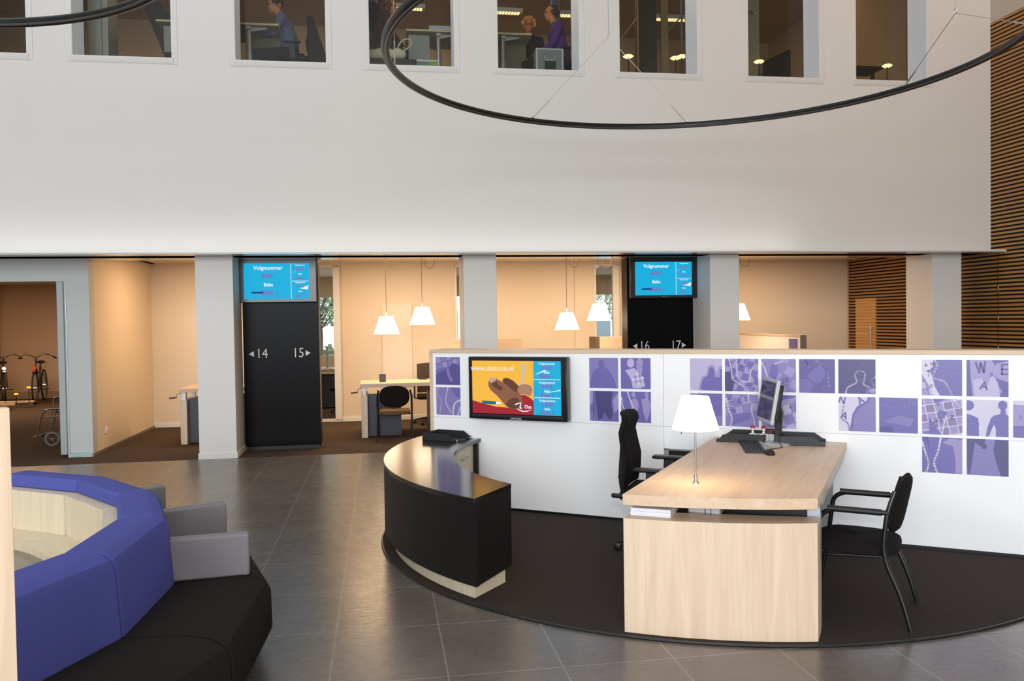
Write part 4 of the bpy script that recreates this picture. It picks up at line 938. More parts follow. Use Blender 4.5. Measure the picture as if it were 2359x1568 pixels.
# =================================================================== ROUND SOFA
SCX, SCY = -3.43, 3.33
t = thing('round_sofa', 'round bench sofa with blue backrest, black seat and pale wood middle', 'sofa', MW, (SCX, SCY, 0))
J0 = -4.1
def pr(r, a, z): return (r*math.cos(math.radians(a)), r*math.sin(math.radians(a)), z)
def sweep(prof, a0, a1, nm, mat, bev=0.012):
    g_ = 0.12
    A = [pr(r, a0+g_, z) for r, z in prof]; B = [pr(r, a1-g_, z) for r, z in prof]
    return MB().hull2(B, A).build(nm, mat, t, bevel=bev, bseg=3, smooth=30)
backp = [(1.688, .662), (1.688, .722), (1.695, .733), (1.82, .733), (1.855, .725), (1.885, .705), (1.903, .665), (1.925, .40), (1.72, .40), (1.72, .662)]
seatp = [(1.90, .02), (1.90, .405), (2.20, .418), (2.28, .405), (2.33, .375), (2.352, .33), (2.355, .16), (2.33, .11), (2.25, .02)]
tubp = [(1.62, .01), (1.62, .66), (1.72, .66), (1.72, .01)]
for k in range(-3, 4):
    a0 = J0+20*k; a1 = a0+20
    sweep(backp, a0, a1, 'backrest', M_blue, .010); sweep(seatp, a0, a1, 'seat', M_blackfab, .012); sweep(tubp, a0, a1, 'wood_rim', M_tub, .001)
for k in (1, 2, 3):
    a = J0+20*k; m = MB(); d = Vector((math.cos(math.radians(a)), math.sin(math.radians(a)), 0)); n_ = Vector((-d.y, d.x, 0))
    A = [d*r+n_*0.005 for r in (1.88, 2.255)]; B = [d*r+n_*0.080 for r in (1.88, 2.255)]
    vs = [tuple(p+Vector((0, 0, z))) for z in (.41, .608) for p in (A[0], A[1], B[1], B[0])]
    m.add(vs, [(3, 2, 1, 0), (4, 5, 6, 7), (0, 1, 5, 4), (1, 2, 6, 5), (2, 3, 7, 6), (3, 0, 4, 7)]); m.build('armrest', M_greyfab, t, bevel=.012, bseg=3)
# wooden middle: shelf and round well
n = 60; sh = MB()
O = [(1.62*math.cos(math.radians(a_)), 1.62*math.sin(math.radians(a_))) for a_ in [J0+20*k for k in range(18)]]
sh.prism(O, 0.0, 0.30); sh.build('well_floor', M_tub, t, smooth=0)
ring_o = [pr(1.62, J0-64+0+ (144+0)*i/40, 0) for i in range(41)]
def polyr(a):   # polygon inner wall radius at angle a
    b = ((a-J0) % 20)-10; return 1.62*math.cos(math.radians(10))/math.cos(math.radians(b))
m = MB(); vs = []; N2 = 108
for (rr, z) in ((None, .436), (1.385, .436), (1.385, .30)):
    for i in range(N2):
        a = 360*i/N2; r_ = polyr(a)+.002 if rr is None else rr; vs.append(pr(r_, a, z))
fs = []
for j in range(2):
    for i in range(N2): fs.append((j*N2+i, j*N2+(i+1) % N2, (j+1)*N2+(i+1) % N2, (j+1)*N2+i)[::-1])
m.add(vs, fs); m.build('shelf', M_tub, t, smooth=0)
MB().lathe([(1.20, .30), (1.383, .30), (1.383, .40), (1.33, .40), (1.25, .32)], seg=80).build('well_ring', plain('grey_green_felt', (150, 142, 122), .8), t)

# =================================================================== TALL PALE WOOD PANEL (foreground)
o = MB().box(-0.9, 0, 0, 0.04, 0, 1.42).build('display_panel', M_beech, None, M=MW @ Matrix.Translation((-1.141, 1.895, 0)) @ Matrix.Rotation(math.radians(43), 4, 'Z'), bevel=.001)
tag(o, 'tall pale wood panel at the left edge of the picture, in front of the sofa', 'panel')
# =================================================================== PENDANT LAMPS
def pendant(label, u, zb, hang):
    t = thing('pendant_lamp', label, 'pendant lamp', MF, (u, 1.9, 2.58), 0, 'white cone pendant lamps over the service desks')
    z0 = zb-2.58
    shade(t, z0, 0.186, 0.098, 0.255)
    c = MB(); c.tube([(0, 0, 0), (0, 0, z0+0.30)], 0.0035, 6); c.build('cord', M_brown, t)
    MB().lathe([(.006, z0+.32), (.009, z0+.27), (.022, z0+.255), (.022, z0+.2)], seg=12).build('socket', M_white, t)
    MB().lathe([(.022, -.012), (.016, -.002), (.0, 0)], seg=12).build('ceiling_cap', M_blackpl, t)
    MB().tube(bez([(0, 0, -.004), (.03+hang*.02, -.02, -.03), (.06, -.02, -.17), (.14, -.02, -.20), (.19, -.02, -.12), (.20, -.02, 0.0)], 6), 0.003, 6).build('spare_cord', M_brown, t)
    MB().ball((0, 0, z0+.12), .03, 12).build('bulb', emis('bulb_glow', (255, 226, 180), 8), t)
    point('pendant_light', F(u, 1.9, zb+.10), .05, 9, (1.0, .66, .36))
    return t
pendant('lower left white pendant lamp of the pair over the desk by the 15 panel', 1.82, 1.432, 0)
pendant('higher right white pendant lamp of the pair over the desk by the 15 panel', 2.34, 1.56, 1)
pendant('lower pendant lamp with white cone shade left of the 16 panel', 4.50, 1.447, 0)
pendant('higher pendant lamp with white cone shade just left of the 16 panel', 5.0, 1.576, 1)
pendant('pendant lamp half hidden behind the white column right of the 17 panel', 7.215, 1.548, 0)
# recessed ceiling spots
def spot(u, v, label):
    t = thing('ceiling_spot', label, 'ceiling spot', MF, (u, v, 2.58), 0, 'recessed ceiling spots')
    MB().lathe([(.05, -.004), (.10, -.006), (.10, 0.0), (.05, .0)], seg=24, closed=True).build('bezel', M_white, t)
    MB().lathe([(0, -.003), (.05, -.003)], seg=20).build('lens', emis('spot_glow', (255, 214, 160), 3), t)
spot(3.75, 1.2, 'recessed ceiling spot between the white column and the middle pendant lamps')
spot(8.35, 1.2, 'recessed ceiling spot above the right service bay near the slatted wall')
spot(0.75, 1.2, 'recessed ceiling spot just right of the 14 and 15 panel')
# linear slot in the ceiling of the left bay
o = MB().box(0, .05, 0, 1.9, -.012, 0).build('ceiling_slot', M_slatback, None, M=MF @ Matrix.Translation((-1.80, 1.55, 2.58)))
tag(o, 'dark linear slot in the ceiling along the cream side wall of the left bay', 'ceiling slot')

# =================================================================== SERVICE BAYS
M_slate = plain('slate_blue_laminate', (62, 66, 78), .5)
def bay_desk(M, loc, W, label, D=.76, H=.75):
    t = thing('service_desk', label, 'desk', M, loc, 0, 'service desks in the bays')
    MB().box(0, W, 0, D, H-.05, H).build('desk_top', M_beechX, t, bevel=.002)
    MB().box(.01, .095, .0, D, 0, .59).build('leg_panel', M_beech, t, bevel=.002)
    MB().box(.095, .56, .10, .13, 0.01, .60).build('modesty_panel', M_slate, t)
    MB().box(W-1.0, W-.05, .06, D-.1, .02, .62).build('pedestal', M_slate, t, bevel=.004)
    MB().box(.03, .075, .05, .12, .59, H-.05).box(.03, .075, D-.15, D-.08, .59, H-.05).build('lift_column', M_alu, t)
    k = MB().tube([(.02, .02, H-.06), (-.03, .02, H-.07), (-.035, .02, H-.11)], .005, 6).build('crank', M_steel, t)
    MB().tube([(-.035, .02, H-.115), (-.13, .02, H-.125)], [.009, .012], 10).build('crank_handle', M_brown, k)
    return t
bay_desk(MF, (1.44, 1.38, 0), 1.95, 'oak service desk with a dark blue front under the left pair of pendant lamps')
bay_desk(MF, (-0.955, 1.38, 0), 1.4, 'service desk partly hidden behind the left white column, near the 14 panel')
bc = visitor_chair('visitor_chair', 'black armchair with a brown seat, seen from behind, at the far oak service desk', seatm=plain('brown_chair_fabric', (98, 74, 40), .9, bump=.3, bscale=400))
place(bc, MF, (1.905, 1.17, 0), PI/2-.02, sc=.99)
sc_ = office_chair('swivel_chair', 'dark mesh-backed swivel chair behind the service desk by the 15 panel', head=False, backm=plain('brown_black_mesh', (58, 44, 36), .8, bump=.4, bscale=300))
place(sc_, MF, (2.52, 2.75, 0), -PI/2, sc=1.02)
s2 = (office_chair('swivel_chair', 'grey swivel chair seen through the narrow window right of the 14 and 15 panel', head=False, backm=plain('grey_mesh', (66, 64, 62), .8)))
place(s2, MF, (1.15, 4.75, 0), PI*.8)
o = MB().box(-.045, .045, -.03, .03, 0, .11).box(-.035, .035, -.032, .0, .012, .098, 1).build('pen_holder', [M_blackpl, plain('smoky_mesh', (70, 58, 44), .4)], None, M=MF @ Matrix.Translation((1.75, 1.72, .75)), bevel=.003)
tag(o, 'small black pen holder on the oak service desk by the 15 panel', 'pen holder')
o = MB().box(0, .12, 0, .1, 0, .006).build('note_pad', M_blackpl, None, M=MF @ Matrix.Translation((2.28, 1.95, .75))); tag(o, 'thin dark pad lying on the service desk in front of the swivel chair', 'pad')
t = thing('table_phone', 'small black telephone at the right end of the service desk by the 15 panel', 'telephone', MF, (2.44, 1.75, .75))
MB().box(0, .12, 0, .14, 0, .03).build('body', M_blackpl, t, bevel=.006); MB().ball((.06, .03, .045), (.04, .03, .018), 12).build('handset', M_white, t)
# low partitions between the bays
def bay_part(label, u0, u1, v0, v1, face=None):
    t = thing('bay_partition', label, 'partition', MF, (u0, v0, 0), 0, 'low partitions between the service bays')
    W, D = u1-u0, v1-v0
    MB().box(0.01, W-.01, 0.01, D-.01, 0, 1.29).build('panel', M_lam, t, smooth=0)
    MB().box(0, W, 0, D, 1.29, 1.32).box(0, W, 0, .012, 0, 1.29).build('edge_trim', M_beechX, t, bevel=.002)
    return t
b_ = bay_part('low white partition with a wooden edge and a purple square, right of the 17 panel', 7.78, 7.87, 1.02, 3.40)
MB().box(-.003, .004, .10, .34, 1.02, 1.26).build('picture_tile', PM[PK['b']], b_, smooth=0)
MB().box(-.0, .092, -.012, .0, 0, 1.318).build('end_panel', plain('taupe_laminate', (134, 118, 100), .5), b_)
b_ = bay_part('low white partition beside the narrow window left of the 16 panel', 5.14, 6.4, 2.45, 2.54)
MB().box(-.06, .0, -.02, .40, 0, 1.318).build('end_panel', plain('dark_taupe_laminate', (92, 74, 58), .5), b_)
bay_part('low white partition just left of the second white column', 2.80, 3.9, 2.40, 2.49)
o = MB().box(0, .30, 0, .02, 0, .19).box(.1, .2, .0, .08, -.06, 0.0).build('monitor', M_blackpl, None, M=MF @ Matrix.Translation((7.18, 2.6, 1.08)), bevel=.003)
o.name = 'monitor'
tag(o, 'dark monitor top showing above the partition edge right of the 17 panel', 'monitor')
bay_desk(MF, (6.50, 2.25, 0), 1.2, 'service desk mostly hidden behind the partition, right of the 17 panel', H=.75)
MB().box(.06, .10, .1, .14, -.34, -.05).build('stand', M_blackpl, o)
# desk inside the room behind the narrow window
d2 = bay_desk(MF, (0.1, 5.6, 0), 1.0, 'wooden desk behind the narrow window right of the 14 and 15 panel', H=.74)
t = thing('monitor', 'grey monitor arm on the desk behind the narrow window', 'monitor', MF, (0.72, 5.9, .74))
MB().tube([(0, 0, 0), (0, 0, .42)], .02, 8).box(-.06, .22, -.02, .02, .28, .33).build('arm', M_alu, t); MB().box(-.1, .1, -.08, .08, 0, .012).build('base', M_alu, t)
t = thing('pendant_lamp', 'small white pendant lamp seen through the narrow window right of the 14 and 15 panel', 'pendant lamp', MF, (1.28, 5.4, 2.58))
shade(t, -.80, .13, .07, .2, 24); MB().tube([(0, 0, 0), (0, 0, -.6)], .004, 6).build('cord', M_brown, t)
area('back_room_light', MF, (3.0, 5.8, 2.56), (0, 0, 0), 8, 2.0, 60, (1.0, .80, .56))

# =================================================================== STREET BEYOND
struct('floor', MB().box(-30, 50, 8.1, 60, -0.35, -0.25), plain('pale_paving', (196, 194, 188), .9), MF, smooth=0)
def tree(label, u, v, h):
    t = thing('tree', label, 'tree', MF, (u, v, -.25), 0)
    MB().tube([(0, 0, 0), (.03, 0, h*.35), (0, .05, h*.55)], [.10, .08, .05], 10).build('trunk', plain('bark', (86, 76, 62), .9), t)
    b = MB()
    for k in range(14):
        a = k*2.4; e_ = Vector((math.cos(a)*h*.28, math.sin(a)*h*.28, h*(.62+.26*random.random())))
        b.tube([(0, .02, h*(.38+.012*k)), e_*.6+Vector((0, 0, h*.22)), e_], [.03, .02, .008], 6)
    b.build('branches', plain('bark', (86, 76, 62), .9), t)
    f = MB()
    for k in range(2600):
        a = random.random()*2*PI; r = h*.40*random.random()**.5; z = h*(.42+.56*random.random()); r *= math.sqrt(max(.05, 1-((z/h-.68)/.34)**2))
        c = Vector((math.cos(a)*r, math.sin(a)*r, z)); s_ = .05+.05*random.random()
        x = Vector((random.uniform(-1, 1), random.uniform(-1, 1), random.uniform(-1, 1))).normalized()*s_; y = x.orthogonal().normalized()*s_*.6
        f.add([c-x, c+y, c+x, c-y], [(0, 1, 2, 3)])
    f.build('foliage', plain('pale_green_leaf', (128, 140, 108), .8), t, smooth=0)
tree('pale green tree seen through the narrow window right of the 15 panel', -0.2, 17, 4.2)
tree('pale green tree seen through the narrow window left of the 16 panel', 10.9, 19, 4.4)
t = thing('house', 'white building across the street, seen through the narrow windows', 'building', MF, (-12, 30, -.3))
MB().box(0, 46, 0, 6, 0, 7).build('wall', plain('white_render', (226, 226, 226), .8), t)
for k in range(12):
    w_ = MB().box(1+k*3.8, 2.2+k*3.8, -.05, .02, 1.0, 2.4).build('window', plain('grey_window', (120, 132, 138), .3), t)
f = MB()
for k in range(3500):
    c = Vector((random.uniform(0, 34), random.uniform(0, .8), random.uniform(0, .95))); x = Vector((random.uniform(-1, 1), random.uniform(-1, 1), random.uniform(-1, 1)))*.09; y = x.orthogonal()*.7
    f.add([c-x, c+y, c+x, c-y], [(0, 1, 2, 3)])
f.box(0, 34, .15, .65, 0, .85)
o = f.build('hedge', plain('hedge_green', (112, 124, 92), .8), None, M=MF @ Matrix.Translation((-10, 22, -.25)), smooth=0)
tag(o, 'clipped green hedge along the street beyond the narrow windows', 'hedge')

# =================================================================== BICYCLE ROOM
M_chrome = plain('chrome', (200, 200, 200), .15, metal=1.0)
M_frame = plain('dark_bicycle_frame', (36, 34, 36), .3)
def spoked(mb, c, r, n=20, w_=.018):
    c = Vector(c); P = [c+Vector((0, r*math.cos(2*PI*k/36), r*math.sin(2*PI*k/36))) for k in range(36)]
    mb.tube(P, w_, 8, closed=True)
def bicycle(label, u, v, rz, lampm):
    t = thing('bicycle', label, 'bicycle', MF, (u, v, 0), rz, 'bicycles against the rear wall of the bicycle room')
    for y in (0, 1.08):
        w_ = MB(); spoked(w_, (0, y, .34), .325); w_ = w_.build('wheel', M_rubber, t)
        s_ = MB(); spoked(s_, (0, y, .34), .30, w_=.009); 
        for k in range(16): s_.tube([(0, y, .34), (0, y+.30*math.cos(k*PI/8), .34+.30*math.sin(k*PI/8))], .0012, 4)
        s_.tube([(-.04, y, .34), (.04, y, .34)], .018, 8); s_.build('spokes', M_chrome, w_)
    f = MB(); f.tube([(0, .20, .78), (0, .52, .28), (0, .84, .34)], .018, 8).tube([(0, .52, .28), (0, .70, .82)], .016, 8).tube([(0, .22, .70), (0, .66, .62)], .014, 8)
    for s in (-1, 1): f.tube([(s*.05, 1.08, .34), (s*.02, .68, .74)], .008, 6).tube([(s*.05, 1.08, .34), (s*.03, .52, .28)], .009, 6)
    f.build('frame', M_frame, t)
    k_ = MB()
    for s in (-1, 1): k_.tube([(s*.05, 0, .34), (s*.045, .09, .66), (0, .13, .70)], .010, 8)
    k_.tube([(0, .13, .69), (0, .21, .98)], .014, 8); k_.build('fork', M_frame, t)
    h = MB().tube(bez([(-.33, .40, .95), (-.29, .26, 1.0), (-.18, .17, 1.04), (0, .20, .99), (.18, .17, 1.04), (.29, .26, 1.0), (.33, .40, .95)], 5), .011, 8).build('handlebar', M_chrome, t)
    for s in (-1, 1): MB().tube([(s*.31, .28, .985), (s*.345, .42, .945)], .017, 8).build('grip', M_rubber, h)
    MB().tube(bez([(-.24, .2, 1.02), (-.14, .08, 1.1), (0, .14, .9)], 5), .003, 5).tube(bez([(.24, .2, 1.02), (.14, .08, 1.08), (0, .14, .9)], 5), .003, 5).build('brake_cable', M_blackpl, h)
    MB().ball((0, .06, .76), (.045, .05, .045), 14).build('headlamp', M_chrome, t)
    MB().lathe([(0, 0), (.036, 0)], seg=16).xf(Matrix.Translation((0, .005, .76)) @ Matrix.Rotation(PI/2, 4, 'X')).build('reflector', lampm, t)
    m = MB(); n = 14
    for k in range(n):
        for (a, b) in (((k)/n, (k+1)/n),):
            p = [Vector((0, .37*-math.cos(PI*(.35+.75*q)), .34+.37*math.sin(PI*(.35+.75*q)))) for q in (a, b)]
            m.hull2([(-.028, p[0].y, p[0].z), (.028, p[0].y, p[0].z), (.028, p[0].y*.985, p[0].z-.004), (-.028, p[0].y*.985, p[0].z-.004)], [(-.028, p[1].y, p[1].z), (.028, p[1].y, p[1].z), (.028, p[1].y*.985, p[1].z-.004), (-.028, p[1].y*.985, p[1].z-.004)])
    m.build('mudguard', M_chrome, t)
    MB().ball((0, .74, .86), (.09, .13, .035), 14).build('saddle', M_blackpl, t)
    MB().tube([(-.12, .5, .28), (.12, .56, .28)], .01, 6).box(-.17, -.09, .46, .54, .27, .29).box(.09, .17, .52, .60, .27, .29).build('pedals', M_blackpl, t)
    return t
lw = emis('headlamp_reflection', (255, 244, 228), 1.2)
bicycle('bicycle with a bright headlamp and wide handlebars, leftmost in the bicycle room', -6.05, 8.5, .42, lw)
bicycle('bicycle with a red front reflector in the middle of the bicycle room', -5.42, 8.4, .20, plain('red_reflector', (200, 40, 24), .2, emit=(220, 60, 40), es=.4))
# mobility scooter / third vehicle half hidden by the door frame
t = thing('mobility_scooter', 'grey mobility scooter half hidden behind the door frame of the bicycle room', 'mobility scooter', MF, (-4.72, 8.4, 0))
m = MB()
for k in range(9): a = PI*.1+PI*.8*k/8; m.ball((0, .32*math.cos(a)*1.0, .20+.26*math.sin(a)), (.12, .09, .06), 12)
m.build('front_fairing', plain('grey_fairing', (74, 72, 70), .5), t); w_ = MB(); spoked(w_, (0, 0, .15), .11, w_=.045); w_.build('wheel', M_rubber, t)
w_ = MB(); spoked(w_, (-.22, .95, .15), .11, w_=.045); spoked(w_, (.22, .95, .15), .11, w_=.045); w_.build('wheel', M_rubber, t)
MB().box(-.2, .2, .2, 1.1, .14, .22).build('deck', M_blackpl, t, bevel=.02)
MB().tube([(0, .12, .3), (0, .22, .98)], .03, 10).tube([(-.25, .3, 1.0), (0, .22, .96), (.25, .3, 1.0)], .014, 8).build('steering_column', M_blackpl, t)
MB().tube(rnd([(-.10, .0, .92), (-.10, -.06, .60), (.10, -.06, .60), (.10, .0, .92)], .05), .014, 8).build('basket_frame', M_blackpl, t)
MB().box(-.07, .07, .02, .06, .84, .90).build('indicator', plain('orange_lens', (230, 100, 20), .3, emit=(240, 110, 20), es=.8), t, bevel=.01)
MB().box(-.22, .22, .7, 1.0, .5, .6).box(-.2, .2, .98, 1.06, .6, 1.0).build('seat', M_blackpl, t, bevel=.03)
# trolley
t = thing('wooden_trolley', 'low pale trolley on small wheels in front of the bicycles', 'trolley', MF, (-6.9, 7.0, 0), .05)
MB().box(0, 1.60, 0, .06, .10, .14).box(0, 1.75, .60, .66, .10, .14).box(0, .06, 0, .66, .10, .14).box(1.2, 1.26, 0, .66, .10, .14).build('frame', M_beechX, t, bevel=.004)
for i, (x, y) in enumerate(((1.52, .03), (1.70, .63), (.1, .03), (.1, .63))):
    c = MB(); wheel(c, (x, y, .045), .045, .03, (0, 1, 0)); c.tube([(x, y, .05), (x, y, .11)], .01, 6); c.build('caster', plain('taupe_wheel', (110, 96, 80), .5), t)
for x, z in ((1.52, .30), (1.75, .42)):
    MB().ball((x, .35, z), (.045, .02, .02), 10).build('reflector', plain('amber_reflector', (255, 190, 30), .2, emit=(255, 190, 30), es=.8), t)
MB().tube([(1.52, .35, .12), (1.52, .35, .29)], .008, 6).tube([(1.75, .35, .12), (1.75, .35, .41)], .008, 6).build('reflector_stem', M_blackpl, t)
# wheelchair
t = thing('wheelchair', 'chrome wheelchair partly hidden behind the door frame of the bicycle room', 'wheelchair', MF, (-2.70, 1.72, 0))
for y in (0, .50):
    fr = MB(); fr.tube(rnd([(-.02, y, .10), (.02, y, .45), (.05, y, .52)], .04), .011, 8)
    fr.tube(rnd([(-.17, y, .12), (-.10, y, .44), (-.04, y, .50), (.62, y, .50)], .08), .011, 8).tube(rnd([(-.05, y, .40), (.6, y, .40)], .04), .009, 8)
    fr.tube(rnd([(.05, y, .50), (.05, y, .66), (.40, y, .66), (.50, y, .5), (.52, y, .95)], .06), .011, 8); fr.build('side_frame', M_chrome, t)
    w_ = MB(); P = [Vector((.02+.085*math.cos(q), y, .095+.085*math.sin(q))) for q in [2*PI*k/24 for k in range(24)]]; w_.tube(P, .014, 8, closed=True); w_ = w_.build('caster', plain('grey_tyre', (110, 110, 108), .6), t)
    s_ = MB()
    for k in range(5): s_.tube([(.02, y, .095), (.02+.08*math.cos(k*1.257), y, .095+.08*math.sin(k*1.257))], .006, 5)
    s_.tube([(.02, y-.02, .095), (.02, y+.02, .095)], .018, 8); s_.build('hub', M_chrome, w_)
    b = MB(); P = [Vector((.46+.29*math.cos(q), y+(.03 if y else -.03), .30+.29*math.sin(q))) for q in [2*PI*k/36 for k in range(36)]]; b.tube(P, .014, 8, closed=True)
    for k in range(12): b.tube([(.46, y+(.03 if y else -.03), .30), (.46+.29*math.cos(k*PI/6), y+(.03 if y else -.03), .30+.29*math.sin(k*PI/6))], .002, 4)
    b.build('wheel', M_rubber, t)
    MB().hull2([(-.25, y-.07 if y else y+.01, .10), (-.12, y-.07 if y else y+.01, .12), (-.12, y-.01 if y else y+.12, .12), (-.25, y-.01 if y else y+.12, .10)], [(-.25, y-.07 if y else y+.01, .13), (-.12, y-.07 if y else y+.01, .15), (-.12, y-.01 if y else y+.12, .15), (-.25, y-.01 if y else y+.12, .13)]).build('foot_plate', M_blackpl, t)
MB().box(.08, .5, .01, .49, .44, .47).build('seat', M_blackpl, t, bevel=.01); MB().box(.50, .53, .01, .49, .5, .92).build('backrest', M_blackpl, t, bevel=.01)
# =================================================================== UPPER OFFICE
OF = 4.62
M_odesk = plain('office_desk_top', (196, 186, 150), .5); M_opanel = plain('grey_modesty_panel', (132, 140, 142), .5)
def office_desk(label, u0, u1, v0, D, legs, pan):
    t = thing('office_desk', label, 'desk', MO, (u0, v0, OF), 0, 'desks in the upper office')
    W = u1-u0
    MB().box(0, W, 0, D, .715, .74).build('desk_top', M_odesk, t, bevel=.002)
    for x in legs:
        m = MB().tube([(x, .12, 0), (x, .12, .40), (x, .12, .40), (x, .12, .70)], [.038, .038, .028, .028], 12); m.box(x-.03, x+.03, .05, D-.05, .685, .715); m.box(x-.035, x+.035, 0.0, D-.1, 0, .03); m.build('leg', M_alu, t)
        MB().hull2([(x, .1, .66), (x+.22, .1, .70), (x+.22, .1, .714), (x, .1, .714)], [(x, .16, .66), (x+.22, .16, .70), (x+.22, .16, .714), (x, .16, .714)]).build('bracket', M_alu, t)
    MB().box(pan[0], pan[1], .05, .07, pan[2], .68).build('modesty_panel', M_opanel, t)
    return t
office_desk('office desk with grey panel spanning the second and third upper windows from the left', -0.92, 0.545, .50, .7, (.22, 1.09), (.08, .37, .36))
office_desk('office desk with a beige top between the fourth and fifth upper windows', 2.13, 3.77, .50, .7, (.42, 1.27), (.03, .30, .36))
o = MB().box(0, 1.0, 0, .02, 0, .50).build('desk_screen', plain('olive_screen', (104, 104, 84), .6), None, M=MO @ Matrix.Translation((2.75, .85, OF+.2))); tag(o, 'olive screen panel under the desk in the fifth upper window, in front of the couple', 'desk screen')
o = MB().box(0, .45, 0, .02, 0, .50).build('desk_screen', plain('olive_screen', (104, 104, 84), .6), None, M=MO @ Matrix.Translation((.08, .9, OF+.2))); tag(o, 'olive screen panel under the desk in front of the person in the blue shirt', 'desk screen')
m = MB()
for i in range(5): m.box(random.uniform(0, .02), .42-random.uniform(0, .02), 0, .28, i*.012, i*.012+.009)
o = m.build('paper_stack', plain('pale_blue_paper', (190, 200, 208), .6), None, M=MO @ Matrix.Translation((2.42, .52, OF+.741))); tag(o, 'stack of pale folders on the office desk in the fourth upper window', 'paper')
# linear office lights
def troffer(u0, u1, label, v=4.55):
    t = thing('ceiling_light', label, 'ceiling light', MO, (u0, v, 7.2), 0, 'strip lights on the office ceiling')
    MB().box(0, u1-u0, 0, .16, -.07, 0).build('housing', M_white, t)
    m = MB(); n = int((u1-u0)/.055)
    for k in range(n): m.box(.01+k*.055, .01+k*.055+.04, .01, .15, -.074, -.070)
    m.build('diffuser', emis('tube_glow', (255, 214, 150), 1.5), t, smooth=0)
troffer(1.25, 2.62, 'strip light on the office ceiling in the fourth upper window')
troffer(3.55, 4.37, 'strip light on the office ceiling, left one in the fifth upper window')
troffer(4.92, 5.9, 'strip light on the office ceiling in the right part of the fifth upper window', 4.56)
troffer(6.66, 7.9, 'short strip light seen in the sixth upper window')
# flight case
t = thing('aluminium_case', 'grey aluminium case with silver edges standing in the fifth upper window', 'case', MO, (3.75, .12, OF))
MB().box(0, .35, 0, .16, 0, .42).build('shell', plain('grey_case_panel', (120, 130, 134), .5), t)
m = MB()
for x in (0, .335): m.box(x-.004, x+.019, -.004, .164, 0, .425)
for z in (0, .14, .41): m.box(-.004, .354, -.005, .165, z, z+.018)
m.build('edge_trim', M_silver, t)
MB().tube(rnd([(.11, -.01, .33), (.11, -.03, .27), (.24, -.03, .27), (.24, -.01, .33)], .03), .008, 8).build('handle', M_silver, t)
MB().box(.11, .245, -.04, -.005, .05, .26).build('lock_strap', M_blackpl, t, bevel=.01)
# tote bag and box on the window ledge side
f = MB()
for k in range(9): f.ball((k*.045, random.uniform(0, .04), .045+.03*abs(math.sin(k*1.1))), (.06, .06, .045+.03*abs(math.cos(k*1.7))), 12)
t = thing('tote_bag', 'cream cloth bag lying in the fourth upper window', 'bag', MO, (1.70, .16, OF+.245))
lo = MB().box(0, .60, 0, .22, 0, .24).build('low_cabinet', plain('dark_low_cabinet', (38, 30, 28), .6), None, M=MO @ Matrix.Translation((1.62, .13, OF)))
tag(lo, 'dark low cabinet under the cream cloth bag in the fourth upper window', 'cabinet')
o = f.build('bag', plain('cream_canvas', (206, 200, 172), .9), t); r_ = o.modifiers.new('r', 'REMESH'); r_.mode = 'VOXEL'; r_.voxel_size = .012; s_ = o.modifiers.new('s', 'SMOOTH'); s_.iterations = 6
MB().tube(bez([(.30, .02, .12), (.36, .0, .22), (.46, 0, .25), (.47, 0, .17), (.38, 0, .10)], 5), .010, 8).build('handle', plain('cream_canvas', (206, 200, 172), .9), t)
o = MB().box(0, .26, 0, .20, 0, .24).box(.0, .26, -.002, 0, .02, .22, 1).box(.15, .26, -.003, 0, .14, .22, 2).build('box', [plain('white_card', (210, 216, 216), .6), plain('grey_print', (110, 128, 128), .6), plain('green_print', (120, 170, 60), .6)], None, M=MO @ Matrix.Translation((2.24, .14, OF)))
tag(o, 'white, grey and green printed box in the fourth upper window', 'box')
# white cupboard, dark frame in second window; posts and glass-reflection strips in the sixth
o = MB().box(0, .22, 0, .4, 0, 1.75).box(.15, .155, -.004, 0, 0, 1.75, 1).build('cupboard', [plain('grey_white_cupboard', (150, 154, 150), .5), M_blackpl], None, M=MO @ Matrix.Translation((-1.62, .25, OF)))
tag(o, 'pale grey cupboard standing at the left of the second upper window', 'cupboard')
t = thing('stair', 'dark stair rising to the left in the second upper window', 'stair', MO, (-1.35, 1.2, OF))
m = MB(); m.hull2([(0, 0, 1.45), (.12, 0, 1.5), (1.15, 0, 0.0), (.55, 0, 0.0)], [(0, .06, 1.45), (.12, .06, 1.5), (1.15, .06, 0.0), (.55, .06, 0.0)]); m.build('stringer', plain('dark_oak', (40, 28, 22), .7), t)
m = MB()
for k in range(6): m.box(.08+k*.14, .3+k*.14, .06, .8, 1.2-k*.21, 1.24-k*.21)
m.build('treads', plain('dark_oak', (40, 28, 22), .7), t)
dm = plain('light_wood_strip', (170, 128, 72), .5)
t = thing('reflection_frame', 'wooden frame with slanting strips as glass reflections in the sixth upper window', 'shelf', MO, (4.78, .9, OF))
m = MB(); m.tube([(.20, 0, 0), (.20, 0, 1.25)], .012, 6).tube([(.20, 0, .70), (.55, 0, 1.15)], .012, 6).tube([(.25, 0, .0), (.55, 0, .35)], .012, 6).tube([(.10, 0, 1.15), (.20, 0, 1.25)], .012, 6).tube([(.56, 0, 0), (.56, 0, 1.8)], .012, 6)  # slanting strips stand for lit reflections in the window glass
m.build('frame', dm, t)
o = MB().box(0, .30, 0, .05, 0, 2.0).build('cupboard', plain('dark_cupboard', (46, 32, 22), .6), None, M=MO @ Matrix.Translation((5.38, 1.1, OF))); tag(o, 'dark brown cupboard in the middle of the sixth upper window', 'cupboard')
t = thing('reflection_frame', 'glazed pale frame at the right of the sixth upper window', 'shelf', MO, (5.68, .9, OF))
